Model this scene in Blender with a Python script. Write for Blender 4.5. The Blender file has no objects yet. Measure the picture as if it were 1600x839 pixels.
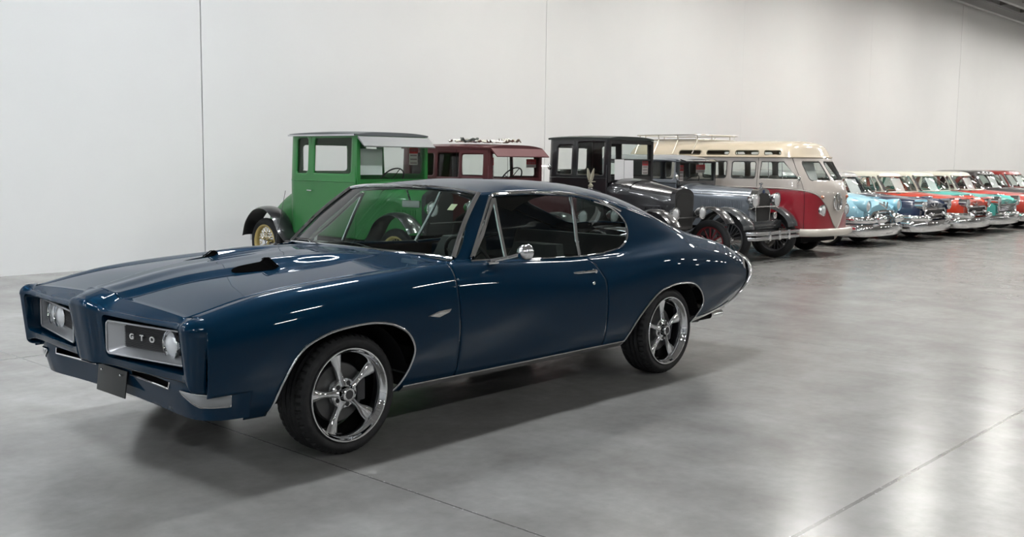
import bpy, bmesh, math, random
import numpy as np
from mathutils import Vector, Matrix
random.seed(7)
C = bpy.context.scene.collection
sc = bpy.context.scene
PI = math.pi

# ------------------------------------------------------------------ camera, world, exposure
CAM_F, CAM_HZ, CAM_H, CAM_ROLL = 1590.13, 249.4, 1.50468, 0.01172
def make_camera():
    p = math.atan((419.5 - CAM_HZ) / CAM_F)
    F = Vector((0, math.cos(p), -math.sin(p))); U0 = Vector((0, math.sin(p), math.cos(p))); R0 = Vector((1, 0, 0))
    c, s = math.cos(CAM_ROLL), math.sin(CAM_ROLL)
    R = R0 * c + U0 * s; U = R0 * (-s) + U0 * c
    cam = bpy.data.cameras.new('camera'); cam.sensor_width = 36; cam.sensor_fit = 'HORIZONTAL'
    cam.lens = 36 * CAM_F / 1600; cam.clip_start = .05; cam.clip_end = 300
    o = bpy.data.objects.new('camera', cam); C.objects.link(o)
    M = Matrix((R, U, -F)).transposed().to_4x4(); M.translation = Vector((0, 0, CAM_H)); o.matrix_world = M
    sc.camera = o
make_camera()
sc.view_settings.view_transform = 'Standard'
sc.view_settings.look = 'None'
sc.view_settings.gamma = 1
sc.view_settings.use_curve_mapping = False
sc.view_settings.exposure = 0.0
w = bpy.data.worlds.new('world'); sc.world = w; w.use_nodes = True
w.node_tree.nodes['Background'].inputs[0].default_value = (.80, .86, 1.0, 1)
w.node_tree.nodes['Background'].inputs[1].default_value = .35
LAMP_POWER = 146.0
sc.cycles.max_bounces = 8; sc.cycles.diffuse_bounces = 4; sc.cycles.glossy_bounces = 4
sc.cycles.transparent_max_bounces = 16; sc.cycles.transmission_bounces = 6
sc.cycles.sample_clamp_indirect = 6
sc.cycles.caustics_reflective = False; sc.cycles.caustics_refractive = False

# grid frame of the building: s runs along the long wall, u away from it
MANG = math.radians(47.34)
EV = Vector((math.cos(MANG), math.sin(MANG), 0)); NV = Vector((math.sin(MANG), -math.cos(MANG), 0))
def su(s, u, z=0): return EV * s + NV * u + Vector((0, 0, z))
HEAD = MANG - PI / 2          # heading of the cars parked against the wall

# ------------------------------------------------------------------ materials
MATS = {}
def mat(name, col=(.5, .5, .5), rough=.5, metal=0., coat=0., spec=.5, emit=None, estr=0, coat_rough=.03):
    if name in MATS: return MATS[name]
    m = bpy.data.materials.new(name); m.use_nodes = True; b = m.node_tree.nodes['Principled BSDF']
    b.inputs['Base Color'].default_value = (*col, 1); b.inputs['Roughness'].default_value = rough
    b.inputs['Metallic'].default_value = metal; b.inputs['Coat Weight'].default_value = coat
    b.inputs['Coat Roughness'].default_value = coat_rough; b.inputs['Specular IOR Level'].default_value = spec
    if emit: b.inputs['Emission Color'].default_value = (*emit, 1); b.inputs['Emission Strength'].default_value = estr
    MATS[name] = m; return m
def noise_tint(m, scale, lo, hi, amt=1., bump=0., detail=5):
    """vary the base colour between two tones with a noise"""
    nt = m.node_tree; b = nt.nodes['Principled BSDF']
    tc = nt.nodes.new('ShaderNodeTexCoord'); n = nt.nodes.new('ShaderNodeTexNoise')
    n.inputs['Scale'].default_value = scale; n.inputs['Detail'].default_value = detail
    r = nt.nodes.new('ShaderNodeValToRGB'); r.color_ramp.elements[0].position = .35; r.color_ramp.elements[1].position = .65
    r.color_ramp.elements[0].color = (*lo, 1); r.color_ramp.elements[1].color = (*hi, 1)
    nt.links.new(tc.outputs['Object'], n.inputs['Vector']); nt.links.new(n.outputs[0], r.inputs[0]); nt.links.new(r.outputs[0], b.inputs['Base Color'])
    if bump:
        bp = nt.nodes.new('ShaderNodeBump'); bp.inputs['Strength'].default_value = bump; bp.inputs['Distance'].default_value = .01
        nt.links.new(n.outputs[0], bp.inputs['Height']); nt.links.new(bp.outputs[0], b.inputs['Normal'])
    return m
def glass(name, tint=(.8, .9, .85), refl=1.0):
    """thin pane: tinted see-through sheet with fresnel reflection"""
    m = bpy.data.materials.new(name); m.use_nodes = True; nt = m.node_tree; nt.nodes.clear()
    o = nt.nodes.new('ShaderNodeOutputMaterial'); t = nt.nodes.new('ShaderNodeBsdfTransparent'); g = nt.nodes.new('ShaderNodeBsdfGlossy')
    g.inputs['Roughness'].default_value = .01; t.inputs[0].default_value = (*tint, 1)
    f = nt.nodes.new('ShaderNodeFresnel'); f.inputs[0].default_value = 1.5; mx = nt.nodes.new('ShaderNodeMixShader')
    geo = nt.nodes.new('ShaderNodeNewGeometry'); ior = nt.nodes.new('ShaderNodeMix'); ior.data_type = 'FLOAT'   # same pane seen from either side
    ior.inputs[2].default_value = 1.5; ior.inputs[3].default_value = 1 / 1.5; nt.links.new(geo.outputs['Backfacing'], ior.inputs[0]); nt.links.new(ior.outputs[0], f.inputs[0])
    nt.links.new(f.outputs[0], mx.inputs[0]); nt.links.new(t.outputs[0], mx.inputs[1]); nt.links.new(g.outputs[0], mx.inputs[2]); nt.links.new(mx.outputs[0], o.inputs[0])
    MATS[name] = m; return m

M_CHROME = mat('chrome', (.93, .94, .96), .035, 1)
M_SATIN = mat('satin_metal', (.62, .63, .65), .25, 1)
M_DARKMETAL = mat('dark_metal', (.08, .08, .085), .35, .8)
M_BLACK = mat('black_trim', (.012, .012, .014), .45)
M_VOID = mat('underbody_black', (.010, .010, .011), .9, spec=.2)
M_RUBBER = noise_tint(mat('tyre_rubber', (.017, .017, .018), .62, spec=.35), 30, (.013, .013, .014), (.022, .022, .023))
M_WHITE = mat('paper_white', (.85, .85, .87), .7)
M_RED = mat('sign_red', (.62, .04, .05), .5)
M_LENS = mat('lamp_lens', (.80, .82, .85), .22, .45, .9)
M_VINYL = mat('black_vinyl', (.018, .02, .022), .38)
G_WIND = glass('windscreen_glass', (.74, .83, .78))
G_SIDE = glass('side_glass', (.62, .70, .68))
G_BG = glass('old_car_glass', (.84, .88, .86))

# ------------------------------------------------------------------ object helpers
def link(o, parent=None):
    C.objects.link(o)
    if parent is not None: o.parent = parent
    return o
def meshobj(name, verts, faces, m, parent=None, smooth=True, angle=None, mats=None, midx=None):
    me = bpy.data.meshes.new(name); me.from_pydata([tuple(map(float, v)) for v in verts], [], [tuple(map(int, f)) for f in faces]); me.validate()
    for q in (mats or [m]): me.materials.append(q)
    if midx is not None and len(midx) == len(me.polygons): me.polygons.foreach_set('material_index', list(map(int, midx)))
    if smooth: me.polygons.foreach_set('use_smooth', [True] * len(me.polygons))
    if angle is not None: me.set_sharp_from_angle(angle=math.radians(angle))
    me.update()
    return link(bpy.data.objects.new(name, me), parent)
def thing(name, label, cat, loc=(0, 0, 0), rotz=0., group=None, scale=1.):
    o = bpy.data.objects.new(name, None); C.objects.link(o); o.empty_display_size = .2
    o.location = loc; o.rotation_euler = (0, 0, rotz); o.scale = (scale,) * 3
    o['label'] = label; o['category'] = cat
    if group: o['group'] = group
    return o
class MB:
    """mesh collector: V, F with quick shapes"""
    def __init__(s): s.V = []; s.F = []; s.M = []; s.mi = 0
    def add(s, V, F):
        n = len(s.V); s.V += [tuple(map(float, v)) for v in V]; s.F += [tuple(int(i) + n for i in f) for f in F]; s.M += [s.mi] * len(F); return s
    def box(s, lo, hi, bev=0.):
        x0, y0, z0 = lo; x1, y1, z1 = hi
        if bev <= 0:
            V = [(x, y, z) for x in (x0, x1) for y in (y0, y1) for z in (z0, z1)]
            return s.add(V, [(0, 1, 3, 2), (4, 6, 7, 5), (0, 4, 5, 1), (2, 3, 7, 6), (0, 2, 6, 4), (1, 5, 7, 3)])
        bm = bmesh.new(); bmesh.ops.create_cube(bm, size=1)
        for v in bm.verts: v.co = Vector(((x0 + x1) / 2 + v.co.x * (x1 - x0), (y0 + y1) / 2 + v.co.y * (y1 - y0), (z0 + z1) / 2 + v.co.z * (z1 - z0)))
        bmesh.ops.bevel(bm, geom=bm.edges[:], offset=min(bev, .49 * min(abs(x1 - x0), abs(y1 - y0), abs(z1 - z0))), segments=2, affect='EDGES', profile=.6)
        bm.verts.index_update(); s.add([v.co[:] for v in bm.verts], [[v.index for v in f.verts] for f in bm.faces]); bm.free(); return s
    def obox(s, c, size, M=None, bev=0.):
        t = MB(); t.box((-size[0] / 2, -size[1] / 2, -size[2] / 2), (size[0] / 2, size[1] / 2, size[2] / 2), bev)
        M = M or Matrix.Identity(3); c = Vector(c)
        return s.add([(M @ Vector(v) + c)[:] for v in t.V], t.F)
    def tube(s, pts, r, n=8, closed=False, cap=True):
        P = [Vector(p) for p in pts]; k = len(P); rr = r if hasattr(r, '__len__') else [r] * k
        V = []; up = None
        for i, p in enumerate(P):
            a = P[i - 1] if (i > 0 or closed) else p; b = P[(i + 1) % k] if (i < k - 1 or closed) else p
            d = (b - a); d = d.normalized() if d.length > 1e-9 else Vector((1, 0, 0))
            if up is None: up = Vector((0, 0, 1)) if abs(d.z) < .9 else Vector((1, 0, 0))
            side = d.cross(up); side = side.normalized() if side.length > 1e-6 else Vector((0, 1, 0)); up = side.cross(d).normalized()
            for j in range(n):
                t = 2 * PI * j / n; V.append(p + side * (math.cos(t) * rr[i]) + up * (math.sin(t) * rr[i]))
        F = []
        for i in range(k if closed else k - 1):
            for j in range(n):
                a = i * n + j; b = i * n + (j + 1) % n; c = ((i + 1) % k) * n + (j + 1) % n; d = ((i + 1) % k) * n + j; F.append((a, b, c, d))
        if cap and not closed: F.append(tuple(range(n))[::-1]); F.append(tuple((k - 1) * n + j for j in range(n)))
        return s.add(V, F)
    def lathe(s, prof, c=(0, 0, 0), axis='y', n=32, caps=False, flip=False):
        """prof: list of (radius, along axis)"""
        V = []
        for r, h in prof:
            for j in range(n):
                t = 2 * PI * j / n; a, b = r * math.cos(t), r * math.sin(t)
                p = {'y': (a, h, b), 'x': (h, a, b), 'z': (a, b, h)}[axis]; V.append((p[0] + c[0], p[1] + c[1], p[2] + c[2]))
        F = []
        for i in range(len(prof) - 1):
            for j in range(n):
                f = (i * n + j, i * n + (j + 1) % n, (i + 1) * n + (j + 1) % n, (i + 1) * n + j); F.append(f[::-1] if flip else f)
        if caps: F.append(tuple(range(n))); F.append(tuple((len(prof) - 1) * n + j for j in range(n)))
        return s.add(V, F)
    def grid(s, P, closed_u=False, closed_v=False, flip=False):
        P = np.asarray(P); nu, nv = P.shape[:2]; F = []
        for i in range(nu if closed_u else nu - 1):
            for j in range(nv if closed_v else nv - 1):
                f = (i * nv + j, ((i + 1) % nu) * nv + j, ((i + 1) % nu) * nv + (j + 1) % nv, i * nv + (j + 1) % nv); F.append(f[::-1] if flip else f)
        return s.add(P.reshape(-1, 3), F)
    def prism(s, poly, axis, a, b):
        """extrude 2D polygon: axis 'x': poly (y,z); 'y': poly (x,z); 'z': poly (x,y)"""
        def p3(p, h): return {'x': (h, p[0], p[1]), 'y': (p[0], h, p[1]), 'z': (p[0], p[1], h)}[axis]
        n = len(poly); V = [p3(p, a) for p in poly] + [p3(p, b) for p in poly]
        F = [tuple(range(n)), tuple(range(2 * n - 1, n - 1, -1))] + [(i, (i + 1) % n, n + (i + 1) % n, n + i) for i in range(n)]
        return s.add(V, F)
    def ball(s, c, r, n=16, sc_=(1, 1, 1)):
        m = max(6, n // 2); V = []; F = []
        for i in range(m + 1):
            a = PI * i / m
            for j in range(n):
                t = 2 * PI * j / n; V.append((c[0] + r * sc_[0] * math.sin(a) * math.cos(t), c[1] + r * sc_[1] * math.sin(a) * math.sin(t), c[2] + r * sc_[2] * math.cos(a)))
        for i in range(m):
            for j in range(n): F.append((i * n + j, (i + 1) * n + j, (i + 1) * n + (j + 1) % n, i * n + (j + 1) % n))
        return s.add(V, F)
    def mirror(s):
        n = len(s.V); s.V += [(x, -y, z) for x, y, z in s.V]; s.F += [tuple(i + n for i in f)[::-1] for f in s.F]; s.M += list(s.M); return s
    def build(s, name, m, parent=None, smooth=True, angle=35, mats=None, weld=True):
        me = bpy.data.meshes.new(name); bm = bmesh.new(); vs = [bm.verts.new(v) for v in s.V]
        for f, mi in zip(s.F, s.M):
            if len(set(f)) < 3: continue
            try: q = bm.faces.new([vs[i] for i in f]); q.material_index = mi; q.smooth = smooth
            except ValueError: pass
        if weld: bmesh.ops.remove_doubles(bm, verts=bm.verts[:], dist=1e-5)
        bmesh.ops.recalc_face_normals(bm, faces=bm.faces[:])
        bm.to_mesh(me); bm.free()
        for q in (mats or [m]): me.materials.append(q)
        if smooth and angle: me.set_sharp_from_angle(angle=math.radians(angle))
        return link(bpy.data.objects.new(name, me), parent)
def orient(o, ref):
    """make an open skin's faces point the way ref(centre) says"""
    me = o.data; n = 0.
    for p in me.polygons: n += p.normal.dot(Vector(ref(p.center))) * p.area
    if n < 0: me.flip_normals()
    return o
def pchip(xs, ys):
    """monotone cubic through the knots (any order of xs)"""
    o = np.argsort(xs); x = np.asarray(xs, float)[o]; y = np.asarray(ys, float)[o]
    h = np.diff(x); d = np.diff(y) / h; m = np.zeros_like(y)
    for i in range(1, len(x) - 1):
        if d[i - 1] * d[i] > 0:
            w1 = 2 * h[i] + h[i - 1]; w2 = h[i] + 2 * h[i - 1]; m[i] = (w1 + w2) / (w1 / d[i - 1] + w2 / d[i])
    m[0] = d[0]; m[-1] = d[-1]
    def f(q):
        q = np.clip(np.asarray(q, float), x[0], x[-1]); i = np.clip(np.searchsorted(x, q) - 1, 0, len(x) - 2); t = (q - x[i]) / h[i]
        return (1 + 2 * t) * (1 - t) ** 2 * y[i] + t * (1 - t) ** 2 * h[i] * m[i] + t * t * (3 - 2 * t) * y[i + 1] + t * t * (t - 1) * h[i] * m[i + 1]
    return f
def cspl(xs, ys):
    """natural cubic spline: C2, for the long highlight-carrying lines"""
    o = np.argsort(xs); x = np.asarray(xs, float)[o]; y = np.asarray(ys, float)[o]; n = len(x); h = np.diff(x)
    A = np.zeros((n, n)); r = np.zeros(n); A[0, 0] = A[-1, -1] = 1
    for i in range(1, n - 1):
        A[i, i - 1] = h[i - 1]; A[i, i] = 2 * (h[i - 1] + h[i]); A[i, i + 1] = h[i]; r[i] = 6 * ((y[i + 1] - y[i]) / h[i] - (y[i] - y[i - 1]) / h[i - 1])
    m = np.linalg.solve(A, r)
    def f(q):
        q = np.clip(np.asarray(q, float), x[0], x[-1]); i = np.clip(np.searchsorted(x, q) - 1, 0, n - 2); t = q - x[i]; hh = h[i]
        return y[i] + t * ((y[i + 1] - y[i]) / hh - hh * (2 * m[i] + m[i + 1]) / 6) + t * t * m[i] / 2 + t ** 3 * (m[i + 1] - m[i]) / (6 * hh)
    return f
def crom(P, n, closed=False):
    """centripetal-ish catmull-rom through rows P (k,d) -> samples, n per segment"""
    P = np.asarray(P, float); k = len(P); out = []
    seg = k if closed else k - 1
    def g(i):
        if closed: return P[i % k]
        if i < 0: return 2 * P[0] - P[1]
        if i >= k: return 2 * P[-1] - P[-2]
        return P[i]
    for i in range(seg):
        p0, p1, p2, p3 = g(i - 1), g(i), g(i + 1), g(i + 2)
        d0 = max(np.linalg.norm(p1 - p0) ** .5, 1e-6); d1 = max(np.linalg.norm(p2 - p1) ** .5, 1e-6); d2 = max(np.linalg.norm(p3 - p2) ** .5, 1e-6)
        m1 = (p1 - p0) / d0 - (p2 - p0) / (d0 + d1) + (p2 - p1) / d1; m2 = (p2 - p1) / d1 - (p3 - p1) / (d1 + d2) + (p3 - p2) / d2
        m1 = m1 * d1; m2 = m2 * d1
        for j in range(n):
            t = j / n; out.append((2 * t ** 3 - 3 * t * t + 1) * p1 + (t ** 3 - 2 * t * t + t) * m1 + (-2 * t ** 3 + 3 * t * t) * p2 + (t ** 3 - t * t) * m2)
    if not closed: out.append(P[-1])
    return np.array(out)
def inpoly(px, pz, poly):
    poly = np.asarray(poly); n = len(poly); r = np.zeros(np.shape(px), bool); j = n - 1
    for i in range(n):
        xi, yi = poly[i]; xj, yj = poly[j]
        c = ((yi > pz) != (yj > pz)) & (px < (xj - xi) * (pz - yi) / (yj - yi + 1e-15) + xi); r ^= c; j = i
    return r
def cutgrid(P, polys, ia=0, ib=2):
    """P (nu,nv,3). Remove what lies inside the polygons of the (ia,ib) plane; grid vertices next to a border are
    slid along their grid edges onto it, so the cut is clean. Returns verts, faces."""
    P = P.copy(); nu, nv = P.shape[:2]
    a, b = P[..., ia], P[..., ib]
    inside = np.zeros((nu, nv), bool)
    for poly in polys: inside |= inpoly(a, b, poly)
    best = {}
    def cross(i0, j0, i1, j1):
        p = P[i0, j0]; q = P[i1, j1]; lo, hi = 0., 1.; s0 = inside[i0, j0]
        for _ in range(14):
            m = (lo + hi) / 2; r = p + (q - p) * m; ins = any(inpoly(np.array(r[ia]), np.array(r[ib]), poly) for poly in polys)
            if ins == s0: lo = m
            else: hi = m
        r = p + (q - p) * lo
        for (i, j, d) in (((i0, j0, lo)), ((i1, j1, 1 - lo))):
            if d <= .5 and (best.get((i, j)) is None or best[(i, j)][0] > d): best[(i, j)] = (d, r)
    I, J = np.where(inside[:-1, :] != inside[1:, :])
    for i, j in zip(I, J): cross(i, j, i + 1, j)
    I, J = np.where(inside[:, :-1] != inside[:, 1:])
    for i, j in zip(I, J): cross(i, j, i, j + 1)
    for (i, j), (d, r) in best.items(): P[i, j] = r
    moved = set(best)
    F = []
    for i in range(nu - 1):
        for j in range(nv - 1):
            q = [(i, j), (i + 1, j), (i + 1, j + 1), (i, j + 1)]
            st = [0 if k in moved else (1 if inside[k] else -1) for k in q]
            idx = [k[0] * nv + k[1] for k in q]
            if max(st) <= 0: F.append(idx) if min(st) < 0 else (F.append(idx) if not any(inpoly(np.mean([P[k][ia] for k in q]), np.mean([P[k][ib] for k in q]), po) for po in polys) else None)
            elif min(st) >= 0: continue
            else:
                for tri in ((0, 1, 2), (0, 2, 3)):
                    if max(st[t] for t in tri) <= 0: F.append([idx[t] for t in tri])
    return P.reshape(-1, 3), [f for f in F if f]
def rrect(x0, x1, y0, y1, r, n=6):
    o = []
    for cx, cy, a0 in ((x1 - r, y1 - r, 0), (x0 + r, y1 - r, 90), (x0 + r, y0 + r, 180), (x1 - r, y0 + r, 270)):
        for k in range(n + 1):
            a = math.radians(a0 + 90 * k / n); o.append((cx + r * math.cos(a), cy + r * math.sin(a)))
    return o
_glyph = {}
def text_mesh(txt, size, depth=.002, font_bold=0.):
    cu = bpy.data.curves.new('t', 'FONT'); cu.body = txt; cu.size = size; cu.extrude = depth; cu.align_x = 'CENTER'; cu.align_y = 'CENTER'; cu.offset = font_bold
    o = bpy.data.objects.new('t', cu); C.objects.link(o); bpy.context.view_layer.update()
    me = bpy.data.meshes.new_from_object(o); V = [v.co[:] for v in me.vertices]; F = [tuple(p.vertices) for p in me.polygons]
    bpy.data.objects.remove(o); bpy.data.curves.remove(cu); bpy.data.meshes.remove(me); return V, F
# ------------------------------------------------------------------ the hall
def tagS(o): o['kind'] = 'structure'; return o
def grid_frame(o): o.rotation_euler = (0, 0, MANG); return o      # local x = s, local y = -u
def floor_material():
    m = mat('polished_concrete', (.3, .3, .3), .3); nt = m.node_tree; N = nt.nodes; L = nt.links; b = N['Principled BSDF']
    tc = N.new('ShaderNodeTexCoord')
    def noise(scale, detail=6, rough=.6, dist=0., sx=None):
        n = N.new('ShaderNodeTexNoise'); n.inputs['Scale'].default_value = scale; n.inputs['Detail'].default_value = detail
        n.inputs['Roughness'].default_value = rough; n.inputs['Distortion'].default_value = dist
        if sx:
            mp = N.new('ShaderNodeMapping'); mp.inputs['Scale'].default_value = sx; L.new(tc.outputs['Object'], mp.inputs[0]); L.new(mp.outputs[0], n.inputs['Vector'])
        else: L.new(tc.outputs['Object'], n.inputs['Vector'])
        return n.outputs[0]
    def math_(op, a, b_=None, c=None):
        n = N.new('ShaderNodeMath'); n.operation = op
        for i, v in enumerate((a, b_, c)):
            if v is None: continue
            if isinstance(v, (int, float)): n.inputs[i].default_value = v
            else: L.new(v, n.inputs[i])
        return n.outputs[0]
    def ramp(v, p0, c0, p1, c1):
        r = N.new('ShaderNodeValToRGB'); r.color_ramp.elements[0].position = p0; r.color_ramp.elements[1].position = p1
        r.color_ramp.elements[0].color = (*c0, 1); r.color_ramp.elements[1].color = (*c1, 1); L.new(v, r.inputs[0]); return r.outputs[0]
    def mix(f, a, b_, t='MIX'):
        n = N.new('ShaderNodeMix'); n.data_type = 'RGBA'; n.blend_type = t
        if isinstance(f, (int, float)): n.inputs[0].default_value = f
        else: L.new(f, n.inputs[0])
        for i, v in ((6, a), (7, b_)):
            if isinstance(v, tuple): n.inputs[i].default_value = (*v, 1)
            else: L.new(v, n.inputs[i])
        return n.outputs[2]
    big = ramp(noise(.35, 4, .55, .6), .3, (.25, .246, .238), .7, (.33, .327, .318))
    mid = ramp(noise(2.2, 5, .55, .4), .30, (.82, .81, .79), .70, (1.06, 1.06, 1.06))
    col = mix(1., big, mid, 'MULTIPLY')
    fine = ramp(noise(14, 5, .6), .30, (.90, .90, .90), .7, (1.04, 1.04, 1.04)); col = mix(1., col, fine, 'MULTIPLY')
    cloud = ramp(noise(1.1, 3, .5, .2), .35, (.93, .93, .93), .68, (1.05, 1.05, 1.05)); col = mix(1., col, cloud, 'MULTIPLY')
    streak = ramp(noise(2.6, 5, .55, .2, (1, .22, 1)), .45, (1, 1, 1), .75, (.86, .86, .855)); col = mix(1., col, streak, 'MULTIPLY')
    fleck = ramp(noise(60, 2, .5), .70, (0, 0, 0), .76, (1, 1, 1)); col = mix(math_('MULTIPLY', fleck, .35), col, (.12, .12, .12))
    # saw-cut joints
    sp = N.new('ShaderNodeSeparateXYZ'); L.new(tc.outputs['Object'], sp.inputs[0])
    wob = math_('MULTIPLY_ADD', noise(18, 4, .8), .012, -.006)
    def joints(co, off, per, w):
        a = math_('ADD', co, wob); a = math_('DIVIDE', math_('SUBTRACT', a, off), per)
        a = math_('ABSOLUTE', math_('SUBTRACT', math_('FRACT', math_('ADD', a, .5)), .5)); return math_('LESS_THAN', math_('MULTIPLY', a, per), w)
    j1 = joints(sp.outputs[0], 3.0, 4.9, .0042); j2 = joints(sp.outputs[1], 1.85, 5.87, .011)
    j = math_('MAXIMUM', j1, j2); col = mix(math_('MULTIPLY', j, .72), col, (.04, .04, .038))
    chip = math_('MULTIPLY', ramp(noise(45, 3, .6), .62, (0, 0, 0), .66, (1, 1, 1)), math_('MAXIMUM', joints(sp.outputs[0], 3.0, 4.9, .012), joints(sp.outputs[1], 1.85, 5.87, .016)))
    col = mix(math_('MULTIPLY', chip, .5), col, (.6, .6, .6))
    L.new(col, b.inputs['Base Color'])
    rg = math_('MULTIPLY_ADD', noise(1.3, 6, .7, .5), .05, .212); L.new(rg, b.inputs['Roughness'])
    b.inputs['Specular IOR Level'].default_value = .5
    bp = N.new('ShaderNodeBump'); bp.inputs['Strength'].default_value = .08; bp.inputs['Distance'].default_value = .004; L.new(noise(9, 4, .5), bp.inputs['Height']); L.new(bp.outputs[0], b.inputs['Normal'])
    return m
S0, S1, U0, U1, ZC = -24., 64., -13.05, 24., 7.75
f = MB(); f.box((S0, -U1, -.2), (S1, -U0 + .4, 0)); tagS(grid_frame(f.build('floor', floor_material(), smooth=False)))
M_WALL = noise_tint(mat('white_painted_wall', (.8, .8, .8), .55), .25, (.765, .765, .765), (.815, .815, .81))
M_GAP = mat('joint_sealant', (.16, .16, .16), .8)
def gap(s): return {8: .008, 15: .0065, 37: .010}.get(round(s), .0012)
wl = MB(); seams = [S0] + [7.684 + 7.37 * k for k in range(-4, 8)] + [S1]
for a, b in zip(seams[:-1], seams[1:]): ga, gb = gap(a), gap(b); wl.box((a + ga, 13.05, 0), (b - gb, 13.25, ZC))
wl.mi = 1; wl.box((S0, 13.08, 0), (S1, 13.27, ZC)); tagS(grid_frame(wl.build('wall_left', M_WALL, smooth=False, mats=[M_WALL, M_GAP], weld=False)))
M_WALL2 = noise_tint(mat('grey_painted_wall', (.5, .5, .5), .6), .2, (.52, .525, .535), (.58, .585, .59))
for nm, lo, hi in (('wall_right', (S0, -U1 - .2, 0), (S1, -U1, ZC)), ('wall_back', (S0 - .2, -U1, 0), (S0, 13.25, ZC)), ('wall_front', (S1, -U1, 0), (S1 + .2, 13.25, ZC))):
    q = MB(); q.box(lo, hi); tagS(grid_frame(q.build(nm, M_WALL2, smooth=False)))
M_DECK = mat('ceiling_deck', (.36, .35, .34), .7)
q = MB(); q.box((S0, -U1, ZC), (S1, 13.25, ZC + .2))
for k in range(int((S1 - S0) / 2.45)):
    s = S0 + 1.2 + 2.45 * k; q.box((s, -U1, ZC - .28), (s + .09, 13.05, ZC))
tagS(grid_frame(q.build('ceiling', M_DECK, smooth=False)))
M_BEAM = mat('steel_beam_grey', (.5, .5, .5), .5)
for k, (a, z0) in enumerate(((12.75, ZC - .75), (12.2, ZC - .45))):
    q = MB(); q.box((S0, a, z0), (S1, a + .16, z0 + .05)); q.box((S0, a + .06, z0 + .05), (S1, a + .1, z0 + .28)); q.box((S0, a, z0 + .28), (S1, a + .16, z0 + .33))
    tagS(grid_frame(q.build('trim_%d' % (k + 1), M_BEAM, smooth=False)))
# high-bay lamps in straight rows under the deck (they light the hall; the photo sees them in paint and floor)
M_HOUSING = mat('lamp_housing', (.75, .75, .76), .4)
M_GLOW_W = mat('lamp_glow_warm', (1, 1, 1), .5, emit=(1., .975, .925), estr=LAMP_POWER)
M_GLOW_C = mat('lamp_glow_cool', (1, 1, 1), .5, emit=(.92, .965, 1.), estr=LAMP_POWER)
lamp0 = {}
cnt = 0
for i in range(14):
    for j in range(4):
        s, u = -23 + i * 6.0 + (3 if j == 2 else 0), (-9.2, -5.4, 6.5, 14.0)[j]
        if j > 2 and i % 2: continue
        if s > S1 - 1: continue
        key = s > 9
        t = thing('high_bay_lamp', 'white high-bay ceiling lamp hanging in a row under the hall ceiling', 'ceiling lamp', su(s, u, ZC - .75), MANG, 'high-bay lamps under the ceiling')
        if key not in lamp0:
            h = MB(); h.prism([(-.24, 0), (-.17, .12), (.17, .12), (.24, 0), (.22, 0), (.16, .1), (-.16, .1), (-.22, 0)], 'x', -.65, .65)
            hs = h.build('housing', M_HOUSING, t, smooth=False)
            g = MB(); g.box((-.62, -.17, .035), (.62, .17, .05)); gl = g.build('glow_panel', M_GLOW_W if key else M_GLOW_C, t, smooth=False)
            rd = []
            for x in (-.5, .5): r = MB(); r.tube([(x, 0, .11), (x, 0, .62)], .006, 6); rd.append(r.build('hanger', M_DARKMETAL, t))
            lamp0[key] = (hs, gl, *rd)
        else:
            for c in lamp0[key]:
                d = c.copy(); C.objects.link(d); d.parent = t
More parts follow.
